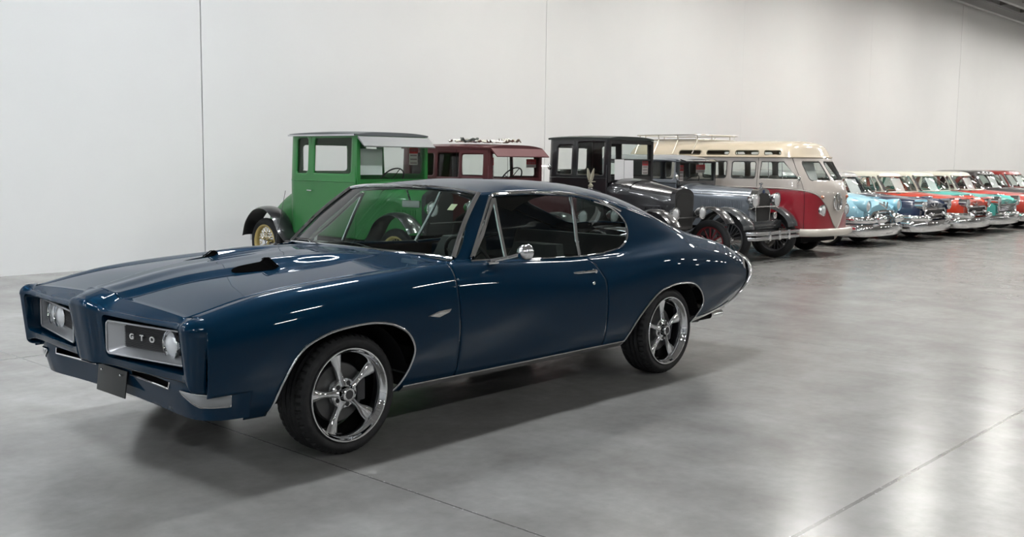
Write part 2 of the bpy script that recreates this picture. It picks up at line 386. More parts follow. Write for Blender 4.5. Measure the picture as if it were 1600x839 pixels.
# ------------------------------------------------------------------ the blue two-door coupe in front
def car_paint(name, col, metal=.35, flake=0.):
    m = mat(name, col, .42, metal, 1.0, .5, coat_rough=.025); return m
PB = mat('blue_metallic_paint', (.0007, .0205, .0490), .42, .25, .62, .0, coat_rough=.02)
gto = thing('muscle_car', 'metallic dark blue two-door muscle coupe with chrome five-spoke wheels parked in front', 'car', (0.4763, 7.7406, 0), -2.31658)
def krow(t, f=pchip):
    t = np.array(t); return f(t[:, 0], t[:, 1]), f(t[:, 0], t[:, 2])
ROWS = [
 krow([(3.675,.79,.787),(3.3,.755,.855),(2.95,.738,.886),(2.5,.745,.911),(2.15,.77,.930),(2.05,.785,.938),(1.66,.612,1.300),(1.54,.612,1.305),(1.2,.608,1.31),(.8,.618,1.288),(.57,.632,1.252),(.35,.65,1.207),(.1,.665,1.14),(-.1,.675,1.085),(-.3,.685,1.02),(-.5,.69,.963),(-.9,.69,.885),(-1.18,.67,.80)]),
 krow([(3.675,.80,.788),(3.3,.775,.858),(2.95,.762,.889),(2.5,.768,.913),(2.15,.785,.932),(2.04,.79,.936),(1.9,.77,.995),(1.66,.70,1.12),(1.5,.695,1.125),(1.2,.695,1.12),(.9,.70,1.10),(.57,.715,1.075),(.35,.72,1.065),(.1,.725,1.04),(-.1,.728,1.015),(-.3,.73,.98),(-.5,.728,.945),(-.9,.715,.878),(-1.18,.69,.796)]),
 krow([(3.675,.815,.788),(3.3,.795,.861),(2.95,.79,.892),(2.5,.795,.915),(2.15,.802,.931),(2.0,.802,.934),(1.9,.80,.926),(1.5,.80,.904),(.9,.802,.884),(.57,.792,.893),(.35,.785,.925),(.1,.782,.942),(-.1,.78,.948),(-.3,.772,.942),(-.5,.76,.922),(-.9,.738,.868),(-1.18,.708,.787)]),
 krow([(3.675,.845,.783),(3.3,.835,.858),(2.95,.838,.888),(2.5,.842,.909),(2.15,.842,.920),(1.9,.842,.912),(1.5,.838,.892),(.9,.835,.868),(.57,.832,.868),(.35,.832,.882),(.1,.836,.897),(-.1,.836,.905),(-.3,.826,.903),(-.5,.810,.887),(-.9,.772,.838),(-1.18,.732,.765)]),
 krow([(3.675,.892,.745),(3.3,.900,.805),(2.95,.905,.835),(2.5,.898,.855),(2.15,.888,.862),(1.5,.878,.838),(.9,.872,.812),(.57,.880,.815),(.35,.890,.832),(.1,.898,.848),(-.1,.895,.852),(-.3,.882,.846),(-.5,.866,.83),(-.9,.822,.778),(-1.18,.778,.715)], cspl),
 krow([(3.675,.920,.665),(3.3,.938,.70),(2.85,.944,.722),(2.45,.932,.735),(2.1,.920,.738),(1.5,.912,.718),(.9,.910,.698),(.45,.922,.712),(.0,.934,.735),(-.4,.912,.735),(-.8,.868,.70),(-1.18,.805,.655)], cspl),
 krow([(3.675,.926,.575),(3.3,.946,.585),(2.85,.952,.60),(2.45,.941,.60),(2.1,.932,.60),(1.5,.925,.59),(.9,.922,.58),(.45,.932,.59),(.0,.945,.605),(-.4,.924,.60),(-.8,.878,.595),(-1.18,.815,.585)], cspl),
 krow([(3.675,.918,.46),(3.3,.935,.45),(2.85,.942,.45),(2.45,.932,.45),(2.1,.922,.45),(1.5,.915,.44),(.9,.912,.44),(.45,.922,.44),(.0,.935,.45),(-.4,.915,.47),(-.8,.868,.50),(-1.18,.80,.53)], cspl),
 krow([(3.675,.885,.345),(3.3,.900,.34),(2.85,.905,.335),(2.45,.898,.33),(2.1,.892,.325),(1.5,.888,.32),(.9,.885,.32),(.45,.892,.32),(.0,.900,.33),(-.4,.88,.37),(-.8,.835,.42),(-1.18,.77,.48)], cspl),
 krow([(3.675,.845,.29),(3.3,.860,.285),(2.85,.865,.28),(2.45,.862,.275),(2.1,.858,.272),(1.5,.855,.27),(.9,.852,.27),(.45,.858,.27),(.0,.865,.29),(-.4,.845,.335),(-.8,.80,.385),(-1.18,.735,.45)], cspl),
]
NSEG = 11
def section(x):
    P = np.array([[float(a(x)), float(b(x))] for a, b in ROWS]); return crom(P, NSEG)
def warp(x, z):      # the rear edge of the door leans back near the belt
    d = max(0., z - .74) * .62 + max(0., z - .84) * .5
    return d * math.exp(-((x - .775) / .22) ** 2) * (1 if z < .905 else max(0, 1 - (z - .905) * 30))
_sec = {}
def Fy(x, z):
    k = round(x, 3)
    if k not in _sec: _sec[k] = section(k)
    s = _sec[k]; o = np.argsort(s[:, 1]); return float(np.interp(z, s[o, 1], s[o, 0]))
def patch_cols(x0, x1, step=.0145):
    n = max(2, int(round(abs(x1 - x0) / step)) + 1); xs = np.linspace(x0, x1, n); G = []
    for x in xs:
        s = section(x); G.append([(x + warp(x, z), Fy(x + warp(x, z), z) if abs(x - .8) < .5 and z < .9 and warp(x, z) > 1e-4 else y, z) for y, z in s])
    return np.array(G)
DLO = [(1.925,.935),(1.905,.955),(1.60,1.262),(1.565,1.282),(1.2,1.287),(.82,1.266),(.60,1.232),(.45,1.192),(.372,1.145),(.333,1.085),(.335,1.04),(.362,.985),(.42,.943),(.52,.915),(.66,.900),(.9,.893),(1.3,.905),(1.7,.922)]
DLO_S = [tuple(p) for p in crom(np.array(DLO[4:13]), 5)] + DLO[13:] + DLO[:4]
ARCH_F = [(3.345,.15)] + [tuple(p) for p in crom(np.array([(3.335,.307),(3.29,.452),(3.195,.588),(3.045,.654),(2.86,.677),(2.724,.674),(2.60,.645),(2.509,.589),(2.468,.510),(2.486,.425),(2.531,.336),(2.575,.271)]), 6)] + [(2.60,.15)]
ARCH_R = [(.60,.15)] + [tuple(p) for p in crom(np.array([(.556,.285),(.50,.375),(.417,.475),(.235,.607),(.10,.642),(-.03,.652),(-.22,.630),(-.33,.555),(-.365,.47),(-.30,.385),(-.265,.34)]), 6)] + [(-.25,.15)]
TAIL = [(-1.16,.84),(-1.185,.74),(-1.18,.66),(-1.145,.575),(-1.06,.49),(-.93,.425),(-.78,.385),(-.55,.355),(-.2,.335),(-.2,.1),(-1.5,.1),(-1.5,.84)]
NOSECUT = [(3.455,.432),(3.9,.432),(3.9,.1),(3.455,.1)]
JB = 2 * NSEG            # loft index of the glass base row
def both(Vf):
    V, F = Vf; q = MB(); q.add(V, F); return q
def side_part(name, P, polys, mirror_part=True):
    V, F = cutgrid(P, polys); used = sorted({i for f in F for i in f}); mp = {i: k for k, i in enumerate(used)}
    V = V[used]; F = [[mp[i] for i in f] for f in F]
    for sgn in (1, -1):
        q = MB(); q.add([(x, sgn * y, z) for x, y, z in V], F if sgn > 0 else [f[::-1] for f in F]); o = q.build(name, PB, gto, angle=50)
        orient(o, lambda c: (0, sgn, .3)); sd = o.modifiers.new('skin', 'SOLIDIFY'); sd.thickness = .006; sd.offset = -1; sd.use_rim = True
    return
XD0, XD1 = .775, 2.118
side_part('front_fender', patch_cols(2.124, 3.672), [ARCH_F, NOSECUT])
Pd = patch_cols(XD0 + .003, XD1 - .0)
side_part('door_panel', Pd[:, JB - 2:, :], [DLO_S, [(-9, .95), (9, .95), (9, 3), (-9, 3)]])
# greenhouse sides above the doors, then the quarter panels, all one shell with the roof
qb = MB()
for (a, b, j0, j1) in ((XD0, 2.05, 0, JB - 1), (-1.18, XD0 - .003, 0, None)):
    P = patch_cols(a, b)[:, j0:j1, :]
    V, F = cutgrid(P, [DLO_S, ARCH_R, TAIL]); used = sorted({i for f in F for i in f}); mp = {i: k for k, i in enumerate(used)}
    V = V[used]; F = [[mp[i] for i in f] for f in F]
    qb.add(V, F); qb.add([(x, -y, z) for x, y, z in V], [f[::-1] for f in F])
C0 = pchip([1.74,1.6,1.4,1.2,.9,.6,.3,.05,-.3,-.6,-.8,-.95,-1.18], [1.315,1.34,1.362,1.374,1.372,1.358,1.325,1.275,1.14,1.02,.962,.932,.86])
def roofz(x, t):
    g = float(ROWS[0][1](x)); return float(C0(x)) + (g - float(C0(x))) * abs(t) ** 3
NX = 190; NY = 61; RP = np.zeros((NX, NY, 3))
for i, x in enumerate(np.linspace(-1.18, 1.66, NX)):
    for j, t in enumerate(np.linspace(-1, 1, NY)):
        k = max(0., (x - 1.2) / .46) ** 2; xx = x + .07 * k * (1 - t * t); RP[i, j] = (xx, t * float(ROWS[0][0](x)), roofz(x, t))
V, F = cutgrid(RP, [rrect(-.62, -.02, -.54, .54, .08)], 0, 1); qb.add(V, F)
body = qb.build('body_shell', PB, gto, angle=50)
orient(body, lambda c: (0, c[1] * 1.2, .8)); sd = body.modifiers.new('skin', 'SOLIDIFY'); sd.thickness = .006; sd.offset = -1
# inner liner behind the panels and gaps
lq = MB()
for a, b in ((.66, 2.36),):
    P = patch_cols(a, b, .06)[:, JB + NSEG // 2:-NSEG, :].copy(); P[..., 1] -= .022; lq.grid(P)
lq.mirror(); lq.build('inner_liner', M_VOID, gto)
# ---- hood with its centre spear and two scoops
def sstep(a, b, v):
    t = min(1, max(0, (v - a) / (b - a))); return t * t * (3 - 2 * t)
SPW = pchip([2.2, 2.6, 3.0, 3.4, 3.75], [.36, .33, .255, .175, .125])
SCX, SCY = 2.93, .30
def hoodz(x, y):
    gy = float(ROWS[0][0](x)) if x < 3.675 else .79; gz = float(ROWS[0][1](x)) if x < 3.675 else .787 - (x - 3.675) * .06
    t = min(1, abs(y) / gy); z = gz + (.028 + .012 * sstep(3.6, 2.4, x)) * (1 - t ** 2)
    w = float(SPW(x)); z += .024 * sstep(2.15, 2.6, x) * (1 - sstep(w, w + .07, abs(y)))
    z += .008 * (1 - sstep(0, .10, abs(y))) * sstep(2.2, 3.6, x)
    if 2.2 < x < SCX + .012:
        k = (1 - sstep(SCX - .012, SCX + .012, x)) * sstep(2.25, SCX, x) ** .8
        z += .026 * k * math.exp(-((abs(y) - SCY) / .075) ** 4)
    return z
HX0, HX1 = 2.235, 3.705
xs = np.concatenate([np.linspace(HX0, SCX - .02, 90), np.linspace(SCX - .017, SCX + .017, 10), np.linspace(SCX + .02, HX1, 90)])
G = np.zeros((len(xs), 121, 3))
for i, x in enumerate(xs):
    gy = float(ROWS[0][0](min(x, 3.672))) - .004
    for j, t in enumerate(np.linspace(-1, 1, 121)): G[i, j] = (x - .045 * max(0, 1 - (x - HX0) / .5) * t * t * 1.6, t * gy, hoodz(x, t * gy))
q = MB(); q.grid(G); hood = q.build('hood', PB, gto, angle=60)
orient(hood, lambda c: (0, 0, 1)); sd = hood.modifiers.new('skin', 'SOLIDIFY'); sd.thickness = .006; sd.offset = -1
# cowl between hood and windscreen
def wbase(t): return 2.045 + .15 * (1 - t * t)
G = np.zeros((14, 61, 3))
for j, t in enumerate(np.linspace(-1, 1, 61)):
    y = t * .785
    for i in range(14):
        a = i / 13; x0 = HX0 - .045 * 1.6 * t * t - .005; x = x0 + (wbase(t) - .012 - x0) * a; G[i, j] = (x, y * (1 - .0), hoodz(max(x, 2.16), y * .97) - .004 + .012 * a * (1 - t * t))
q = MB(); q.grid(G); q.build('cowl', PB, gto)
for sgn in (1, -1):
    L = np.linspace(SCX - .015, SCX + .21, 34); Gs = np.zeros((34, 13, 3))
    for i, x in enumerate(L):
        a = (x - L[0]) / (L[-1] - L[0]); hw = .070 * (1 - a) ** .6 * (1 if a > .02 else .98) + .004
        yc = SCY - .03 * a
        for j, t in enumerate(np.linspace(-1, 1, 13)):
            y = yc + hw * t; Gs[i, j] = (x, sgn * y, hoodz(x, y) + .003)
    q = MB(); q.grid(Gs); q.tube([(SCX + .002, sgn * (SCY + t * .066), hoodz(SCX - .012, SCY + t * .066)+ .001) for t in np.linspace(-1, 1, 13)], .003, 6)
    sc_ = q.build('hood_scoop', mat('scoop_black', (.003, .003, .003), 1., spec=0.), gto)
# ---- soft nose: plan curve swept by an upright profile, cut for the two grille mouths
half = np.array([(3.845,0),(3.845,.05),(3.838,.085),(3.815,.125),(3.795,.155),(3.785,.20),(3.780,.30),(3.772,.45),(3.758,.60),(3.748,.72),(3.750,.80),(3.762,.845),(3.764,.870),(3.752,.893),(3.725,.912),(3.69,.922),(3.672,.925)])
full = np.vstack([half[:0:-1] * (1, -1), half]); plan = crom(full, 14)
NT = len(plan); tang = np.gradient(plan, axis=0); tang /= np.linalg.norm(tang, axis=1)[:, None] + 1e-12; nout = np.stack([tang[:, 1], -tang[:, 0]], 1)
nout[nout[:, 0] < -1e-6] *= 1
def yfun(kn): f = pchip([k[0] for k in kn], [k[1] for k in kn]); return lambda y: float(f(abs(y)))
ztop = yfun([(0,.812),(.07,.806),(.13,.785),(.2,.766),(.5,.762),(.78,.766),(.86,.785),(.95,.790)])
zbot = yfun([(0,.487),(.8,.487),(.87,.47),(.95,.435)])
rtop = yfun([(0,.035),(.12,.03),(.2,.018),(.75,.018),(.86,.045),(.95,.07)])
arcl = np.concatenate([[0], np.cumsum(np.linalg.norm(np.diff(plan, axis=0), axis=1))]); k0 = NT // 2
NG = []
for i in range(NT):
    x, y = plan[i]; n = nout[i]; zt, zb, rt = ztop(y), zbot(y), rtop(y); col = []
    lean = .16 if abs(y) < .14 else .10
    def pt(d, z): col.append((x - n[0] * d, y - n[1] * d, z))
    pt(.10, zb + .004); pt(.05, zb)
    for a in range(5): th = PI / 2 * a / 4; pt(.02 * (1 - math.sin(th)) + lean * .27, zb + .02 * (1 - math.cos(th)))
    for a in range(1, 26): z = zb + .02 + (zt - rt - zb - .02) * a / 26; pt(lean * max(0, (zt - z - .03)), z)
    for a in range(9): th = PI / 2 * a / 8; pt(rt * (1 - math.cos(th)), zt - rt + rt * math.sin(th))
    e = max(0, (abs(y) - .785) / .14); e = min(1, e); sg = 1 if y >= 0 else -1
    Hx = 3.711 + (3.675 - 3.711) * e; Hy = y if abs(y) < .785 else sg * (.785 + .055 * e); Hz = hoodz(3.705, Hy) if abs(Hy) < .785 else .787
    px_, py_, pz_ = col[-1]
    for a in range(1, 9):
        u = a / 8; zz = pz_ + (Hz - pz_) * (u ** .8); col.append((px_ + (Hx - px_) * u, py_ + (Hy - py_) * u, zz))
    col.append((Hx, Hy, Hz - .02)); NG.append(col)
NG = np.array(NG)
NGc = NG.copy()
mouth = lambda sg: [(sg * p[0], p[1]) for p in rrect(.165, .832, .532, .742, .028)]
V, F = cutgrid(NGc[:, 2:34], [mouth(1), mouth(-1)], 1, 2)
q = MB(); q.add(V, F)
# the roll and top strip are the rest of the same skin
q.grid(NG[:, 33:]); q.grid(NG[:, :3])
def front_x(y):
    o = np.argsort(plan[:, 1]); m = np.abs(plan[o, 1]) < .86; return float(np.interp(y, plan[o, 1][m], plan[o, 0][m]))
for sg in (1, -1):
    ring = [(p[0] * sg, p[1]) for p in rrect(.165, .832, .532, .742, .028, 8)]; G = []
    for k, dx in enumerate((0, .015, .12)):
        G.append([(front_x(y) - .10 * max(0, ztop(y) - z - .03) - dx + .001, y * 1.0 + (0 if k < 1 else 0), z) for y, z in ring])
    q.grid(np.array(G), closed_v=True)
nose = q.build('front_bumper', PB, gto, angle=50)
# ---- grille mouths: silver bezel tray, black lined plate, lamps
M_TRAY = mat('silver_grille_tray', (.50, .51, .53), .38, .75)
M_PLATE = mat('grille_black', (.02, .02, .022), .5)
def bez(y, z, dep=0.):         # bezel plane leans back towards the fender
    return (3.775 - (abs(y) - .17) * .165 - dep, y, z)
for sg in (1, -1):
    q = MB(); o_ = rrect(.18, .828, .555, .712, .022, 6); i_ = rrect(.24, .818, .585, .692, .012, 6)
    q.tube([bez(sg * y, z) for y, z in o_], .0055, 8, closed=True)
    G = np.array([[bez(sg * y, z) for y, z in o_], [bez(sg * (y + (b[0] - y) * .5), z + (b[1] - z) * .5, .022) for (y, z), b in zip(o_, i_)], [bez(sg * y, z, .055) for y, z in i_]])
    q.grid(G, closed_v=True); bz = q.build('grille_bezel', M_TRAY, gto, angle=60)
    q = MB(); q.add([bez(sg * y, z, .055) for y, z in i_], [tuple(range(len(i_)))])
    for k in range(12):
        z = .592 + k * .0083; q.tube([bez(sg * .24, z, .051), bez(sg * .545, z, .051)], .0018, 4)
    q.build('grille_plate', M_PLATE, bz)
    for yl in (.590, .722):
        c = Vector(bez(sg * yl, .634, .040)); q = MB(); q.lathe([(.060, -.05), (.063, -.01), (.066, .0), (.067, .004), (.065, .006), (.062, .002), (.058, -.02)], c, 'x', 36)
        hl = q.build('headlight_ring', M_CHROME, gto)
        q = MB(); q.lathe([(.0005, .016), (.02, .014), (.04, .008), (.055, -.001), (.063, -.010)], (c.x - .002, c.y, c.z), 'x', 32); q.build('headlight_lens', M_LENS, hl)
        q = MB(); q.lathe([(.058, -.03), (.02, -.055), (.0005, -.06)], (c.x, c.y, c.z), 'x', 28); q.build('headlight_bowl', M_CHROME, hl)
        pass
    if sg > 0:
        for ch, yc in zip('GTO', (.300, .375, .450)):
            V, F = text_mesh(ch, .038, .002, .0012); q = MB()
            q.add([bez(yc + v[0] * 1.15, .640 + v[1], .046 - v[2]) for v in V], F); q.build('badge_letter', mat('badge_silver', (.8, .8, .8), .3, .3), gto, smooth=False)
# ---- valance under the nose
vh = np.array([(3.655,0),(3.658,.15),(3.665,.3),(3.678,.5),(3.688,.64),(3.688,.74),(3.672,.81),(3.625,.872),(3.55,.912),(3.455,.930)])
vf = crom(np.vstack([vh[:0:-1] * (1, -1), vh]), 10); tg = np.gradient(vf, axis=0); tg /= np.linalg.norm(tg, axis=1)[:, None]; vn = np.stack([tg[:, 1], -tg[:, 0]], 1)
def vpt(i, d, z): return (vf[i, 0] - vn[i, 0] * d, vf[i, 1] - vn[i, 1] * d, z)
def vzb(y): return .305 + .0 * abs(y)
G = np.array([[vpt(i, .10, vzb(0) - .002), vpt(i, .055, vzb(0))] + [vpt(i, .035 * (1 - k / 18) ** 1.6, vzb(0) + .004 + (.50 - .31) * k / 18) for k in range(19)] + [vpt(i, .06, .503)] for i in range(len(vf))])
slot = lambda sg: [(sg * p[0], p[1]) for p in rrect(.185, .60, .432, .462, .005)]
V, F = cutgrid(G, [slot(1), slot(-1)], 1, 2); q = MB(); q.add(V, F)
val = q.build('front_valance', PB, gto, angle=50)
q = MB()
for sg in (1, -1):
    q.tube([(float(np.interp(y, vf[:, 1], vf[:, 0])) + .001, sg * y, .431) for y in np.linspace(.18, .60, 10)] + [(3.683, sg * .604, .462)], .005, 6)
q.build('slot_trim', M_CHROME, gto)
q = MB(); q.box((3.52, -.80, .335), (3.60, .80, .52)); q.build('slot_backing', M_VOID, gto)
q = MB(); q.obox((3.668, 0, .372), (.006, .305, .135), Matrix.Rotation(-.12, 3, 'Y'), .002); pl = q.build('plate_holder', mat('plate_black', (.02, .022, .022), .4), gto)
q = MB()
for y in (-.1, .1): q.lathe([(.0005, .006), (.006, .004), (.007, 0)], (3.672, y, .415), 'x', 10)
q.build('plate_bolt', M_CHROME, pl)
for sg in (1, -1):          # wedge-shaped parking lamp on each corner
    ids = [i for i in range(len(vf)) if vf[i, 1] * sg > .705 and vf[i, 0] > 3.545]; ids = sorted(ids, key=lambda i: abs(vf[i, 1])); G = []
    for k, i in enumerate(ids):
        a = k / (len(ids) - 1); lo = .437 - .062 * min(1, a * 2.2) ** .7; hi = .442 - .012 * a; zz = np.linspace(lo, hi, 7)
        G.append([vpt(i, .035 * (1 - (z - .31) / .19) ** 1.6 - .006 - .006 * math.sin(PI * (j / 6)), z) for j, z in enumerate(zz)])
    q = MB(); q.grid(np.array(G)); pk = q.build('parking_lamp', mat('parking_lamp_glass', (.30, .31, .32), .2, .3, .8), gto)
    q = MB(); g = G; q.tube([r[0] for r in g] + [g[-1][-1]] + [r[-1] for r in g[::-1]], .0035, 6, closed=True); q.build('lamp_rim', M_CHROME, pk)
# ---- side brightwork
def on_side(pts, off=.004, sgn=1): return [(x, sgn * (Fy(x, z) + off), z) for x, z in pts]
def ribbon(name, lo, hi, off, m, n=60):
    for sg in (1, -1):
        a = crom(np.array(lo), 12); b = crom(np.array(hi), 12); G = []
        for p, r in zip(a, b):
            col = [(p[0], sg * (Fy(p[0], p[1]) - .004), p[1])]
            for t in (0, .15, .5, .85, 1): z = p[1] + (r[1] - p[1]) * t; x = p[0] + (r[0] - p[0]) * t; col.append((x, sg * (Fy(x, z) + off * (1 if 0 < t < 1 else .6)), z))
            col.append((r[0], sg * (Fy(r[0], r[1]) - .004), r[1])); G.append(col)
        q = MB(); q.grid(np.array(G)); q.build(name, m, gto)
M_SILL = mat('brushed_sill_trim', (.68, .68, .70), .22, 1)
ribbon('sill_trim', [(2.52,.272),(2.0,.270),(1.3,.270),(.56,.272)], [(2.505,.306),(2.0,.304),(1.3,.304),(.545,.306)], .010, M_SILL)
ribbon('rear_sill_trim', [(-.27,.345),(-.5,.358),(-.75,.385),(-.90,.412)], [(-.285,.375),(-.5,.385),(-.75,.410),(-.885,.435)], .008, M_SILL)
for sg in (1, -1):
    for arch in (ARCH_F[1:-1], ARCH_R[1:-1]):
        q = MB(); q.tube(on_side(arch, .003, sg), .0065, 8); q.build('wheel_arch_trim', M_SATIN, gto)
    q = MB(); q.tube(on_side([(1.92,.942),(1.90,.962),(1.60,1.273),(1.56,1.294)] + [tuple(p) for p in crom(np.array([(1.54,1.297),(1.2,1.300),(.82,1.280),(.60,1.247),(.45,1.206),(.345,1.163)]), 8)], .010, sg), .0105, 8); q.build('drip_rail', M_CHROME, gto)
    q = MB(); q.tube(on_side([tuple(p) for p in crom(np.array(DLO)[[6,7,8,9,10,11,12,13,14]], 6)], .003, sg), .006, 8)
    q.tube(on_side([(1.30,.900),(.9,.889),(.66,.896)], .004, sg), .006, 8); q.build('window_trim', M_CHROME, gto)
    q = MB(); q.tube(on_side([(1.89,.945),(1.76,1.06),(1.565,1.262)], -.002, sg), .015, 8); q.tube(on_side([(1.915,.925),(1.75,.920),(1.60,.915)], -.006, sg), .008, 8)
    q.tube(on_side([(1.545,1.268),(1.575,1.12),(1.605,.925)], -.006, sg), .012, 8); q.build('vent_window_frame', M_CHROME, gto)
    q = MB(); q.tube(on_side([(.815,1.262),(.845,1.12),(.885,1.0),(.915,.893)], -.006, sg), .012, 8); q.build('window_divider', M_CHROME, gto)
    for nm, pl_ in (('vent_window', [(1.885,.93),(1.55,1.27),(1.60,.92)]), ('door_glass', [(1.59,.905),(1.545,1.285),(1.2,1.29),(.82,1.27),(.91,.89)]), ('quarter_glass', [(.91,.89),(.82,1.27),(.6,1.238),(.45,1.198),(.37,1.15),(.33,1.085),(.335,1.04),(.362,.985),(.42,.943),(.52,.915),(.66,.900)])):
        V = [(x, sg * (Fy(x, z) - .016), z) for x, z in pl_]; meshobj(nm, V, [tuple(range(len(V)))], G_SIDE, gto, smooth=False)
    # arrow badge on the fender, door handle, lock, mirror
    ar = [(2.372,.668),(2.285,.688),(2.19,.692),(2.205,.674),(2.29,.652)]
    V = [(x, sg * (Fy(x, z) + .001), z) for x, z in ar] + [(x, sg * (Fy(x, z) + .007), z) for x, z in [(2.36,.669),(2.285,.683),(2.2,.687),(2.212,.676),(2.288,.657)]]
    meshobj('fender_badge', V, [(5,6,7,8,9)] + [(i, (i + 1) % 5, 5 + (i + 1) % 5, 5 + i) for i in range(5)], M_CHROME, gto, smooth=False)
    y = Fy(.95, .80); q = MB(); q.tube([(1.08, sg * (y - .004), .801), (1.06, sg * (y + .018), .802), (.98, sg * (y + .024), .802), (.90, sg * (y + .022), .801), (.865, sg * (y + .006), .800)], [.005, .008, .009, .010, .012], 8); hd = q.build('door_handle', M_CHROME, gto)
    q = MB(); q.lathe([(.0005, .03), (.012, .028), (.014, .02), (.014, 0)], (.885, sg * y, .80) if sg > 0 else (.885, sg * y, .80), 'y', 14) if sg > 0 else q.box((.873, -y - .03, .788), (.897, -y, .812), .004); q.build('push_button', M_CHROME, hd)
    y = Fy(.905, .725); q = MB(); q.ball((.905, sg * (y + .001), .725), .013, 14, (1, .5, 1)); q.build('door_lock', M_CHROME, gto)
    q = MB(); zc, yc = .975, 1.0
    q.tube([(1.80, sg * .845, .918), (1.77, sg * .87, .928), (1.72, sg * .93, .945), (1.685, sg * .975, .962)], [.016, .013, .011, .012], 10)
    q.box((1.755, sg * .86 - .02, .905), (1.84, sg * .86 + .012, .922), .006)
    mr = q.build('mirror_stalk', M_CHROME, gto)
    if sg > 0: q = MB(); q.lathe([(.0005, .062), (.018, .058), (.033, .046), (.044, .026), (.048, .004), (.047, -.012), (.043, -.016), (.0005, -.014)], (1.665, sg * 1.0, .975), 'x', 28); q.build('mirror_head', M_CHROME, mr)
# windscreen: glass, bright surround
G = np.zeros((16, 41, 3)); hdr = lambda t: (1.665 + .07 * (1 - t * t), t * .605, roofz(1.66, t) - .004)
for j, t in enumerate(np.linspace(-1, 1, 41)):
    a = np.array(hdr(t)); b = np.array((wbase(t) - .012, t * .772, .942 + .022 * (1 - t * t)))
    for i in range(16): s = i / 15; G[i, j] = a + (b - a) * s + np.array((.012, 0, .014)) * math.sin(PI * s)
q = MB(); q.grid(G); q.build('windscreen', G_WIND, gto)
q = MB(); q.tube([tuple(p + np.array((.004, 0, .006))) for p in G[0]], .0105, 8); q.tube([tuple(p + np.array((.004, 0, .005))) for p in G[-1]], .007, 8)
for j in (0, -1): q.tube([tuple(p + np.array((.0, .004 * (1 if j else -1), .006))) for p in G[:, j]], .0145, 8)
q.build('windscreen_trim', M_CHROME, gto)
q = MB(); q.obox(tuple(G[4, 36] - np.array((.01, 0, .006))), (.05, .05, .002), Matrix.Rotation(.75, 3, 'Y')); q.build('windscreen_sticker', mat('sticker_yellow', (.62, .60, .40), .6), gto, smooth=False)
Gb = np.zeros((6, 21, 3))
for j, t in enumerate(np.linspace(-1, 1, 21)):
    for i, x in enumerate(np.linspace(-.63, -.01, 6)): Gb[i, j] = (x, t * .55, roofz(x, t * .85) - .006)
q = MB(); q.grid(Gb); q.build('rear_window', G_SIDE, gto)
# wipers and aerial
q = MB()
for a, b in (((2.18, .35, .962), (2.06, -.28, .985)), ((2.19, -.25, .965), (2.05, -.70, .975))): q.tube([a, ((a[0] + b[0]) / 2, (a[1] + b[1]) / 2, .985), b], .004, 5)
q.build('wiper', M_BLACK, gto)
q = MB(); q.lathe([(.016, 0), (.013, .014), (.006, .026), (.0005, .03)], (2.24, -.66, .93), 'z', 12); an = q.build('aerial_base', M_BLACK, gto)
q = MB(); q.tube([(2.24, -.66, .95), (2.13, -.70, 1.286)], .0018, 5); q.build('aerial_rod', M_DARKMETAL, an)
q = MB(); q.tube([(2.447, -.303, .935), (2.447, -.303, .965), (2.455, -.303, .972)], [.007, .006, .004], 8); q.build('washer_nozzle', M_BLACK, gto)
# ---- tail: rear bumper, tail panel, lamps, exhaust
prof = crom(np.array([(-1.155,.785),(-1.215,.74),(-1.232,.67),(-1.200,.585),(-1.105,.490),(-.965,.420),(-.86,.398)]), 6)
def rw(z): return .70 + .115 * sstep(.80, .60, z)
G = []
for x, z in prof:
    w = Fy(max(x, -1.17), z) + .004; row = []
    for t in np.linspace(-1, 1, 41):
        e = abs(t) ** 6; row.append((x - .045 * (1 - e) - .012, math.copysign(w * (1 - (1 - abs(t)) ** 1.0), t) if False else w * t, z - .012 * (1 - e)))
    G.append(row)
G = np.array(G); q = MB(); q.grid(G); rb = q.build('rear_bumper', M_CHROME, gto)
sd = rb.modifiers.new('skin', 'SOLIDIFY'); sd.thickness = .028; sd.offset = 0
q = MB(); q.box((-1.15, -.74, .46), (-1.12, .74, .74)); q.build('tail_panel', M_VOID, gto)
for sg in (1, -1):
    q = MB(); q.obox((-1.135, sg * (Fy(-1.13, .70) + .003), .705), (.022, .008, .105), Matrix.Rotation(.28, 3, 'Y'), .003); q.build('tail_lamp', mat('tail_lamp_trim', (.75, .73, .74), .2, .7), gto)
    q = MB()
    q.lathe([(.030, 0), (.032, -.17), (.027, -.173), (.026, -.1)], (-.97, sg * .60, .290), 'x', 18)
    q.build('exhaust_tip', M_CHROME, gto)
# ---- underside and wheel wells
q = MB(); q.box((-1.05, -.60, .26), (3.5, .60, .36)); q.box((-.42, -.62, .3), (.62, .62, .80)); q.box((2.42, -.60, .3), (3.42, .60, .80)); q.box((.62, -.84, .27), (2.40, .84, .34))
q.box((-1.0, -.70, .45), (-.45, .70, .55))
for sg in (1, -1):
    for cx, r in ((2.845, .42), (0, .44)):
        G = [[(cx + r * math.cos(a), sg * y, .28 + r * math.sin(a) * .98) for y in (.5, .85)] for a in np.linspace(.2, PI - .2, 25)]; q.grid(np.array(G))
q.build('underbody', M_VOID, gto)
q = MB()
for sg in (1, -1): q.tube([(3.0, sg * .35, .27), (2.0, sg * .38, .22), (.6, sg * .40, .20), (-.2, sg * .45, .30), (-.8, sg * .6, .28)], .03, 8)
q.tube([(2.845, -.75, .31), (2.845, .75, .31)], .04, 10); q.tube([(0, -.7, .31), (0, .7, .31)], .05, 10); q.ball((0, 0, .30), .13, 14)
q.build('exhaust_pipe', M_DARKMETAL, gto)
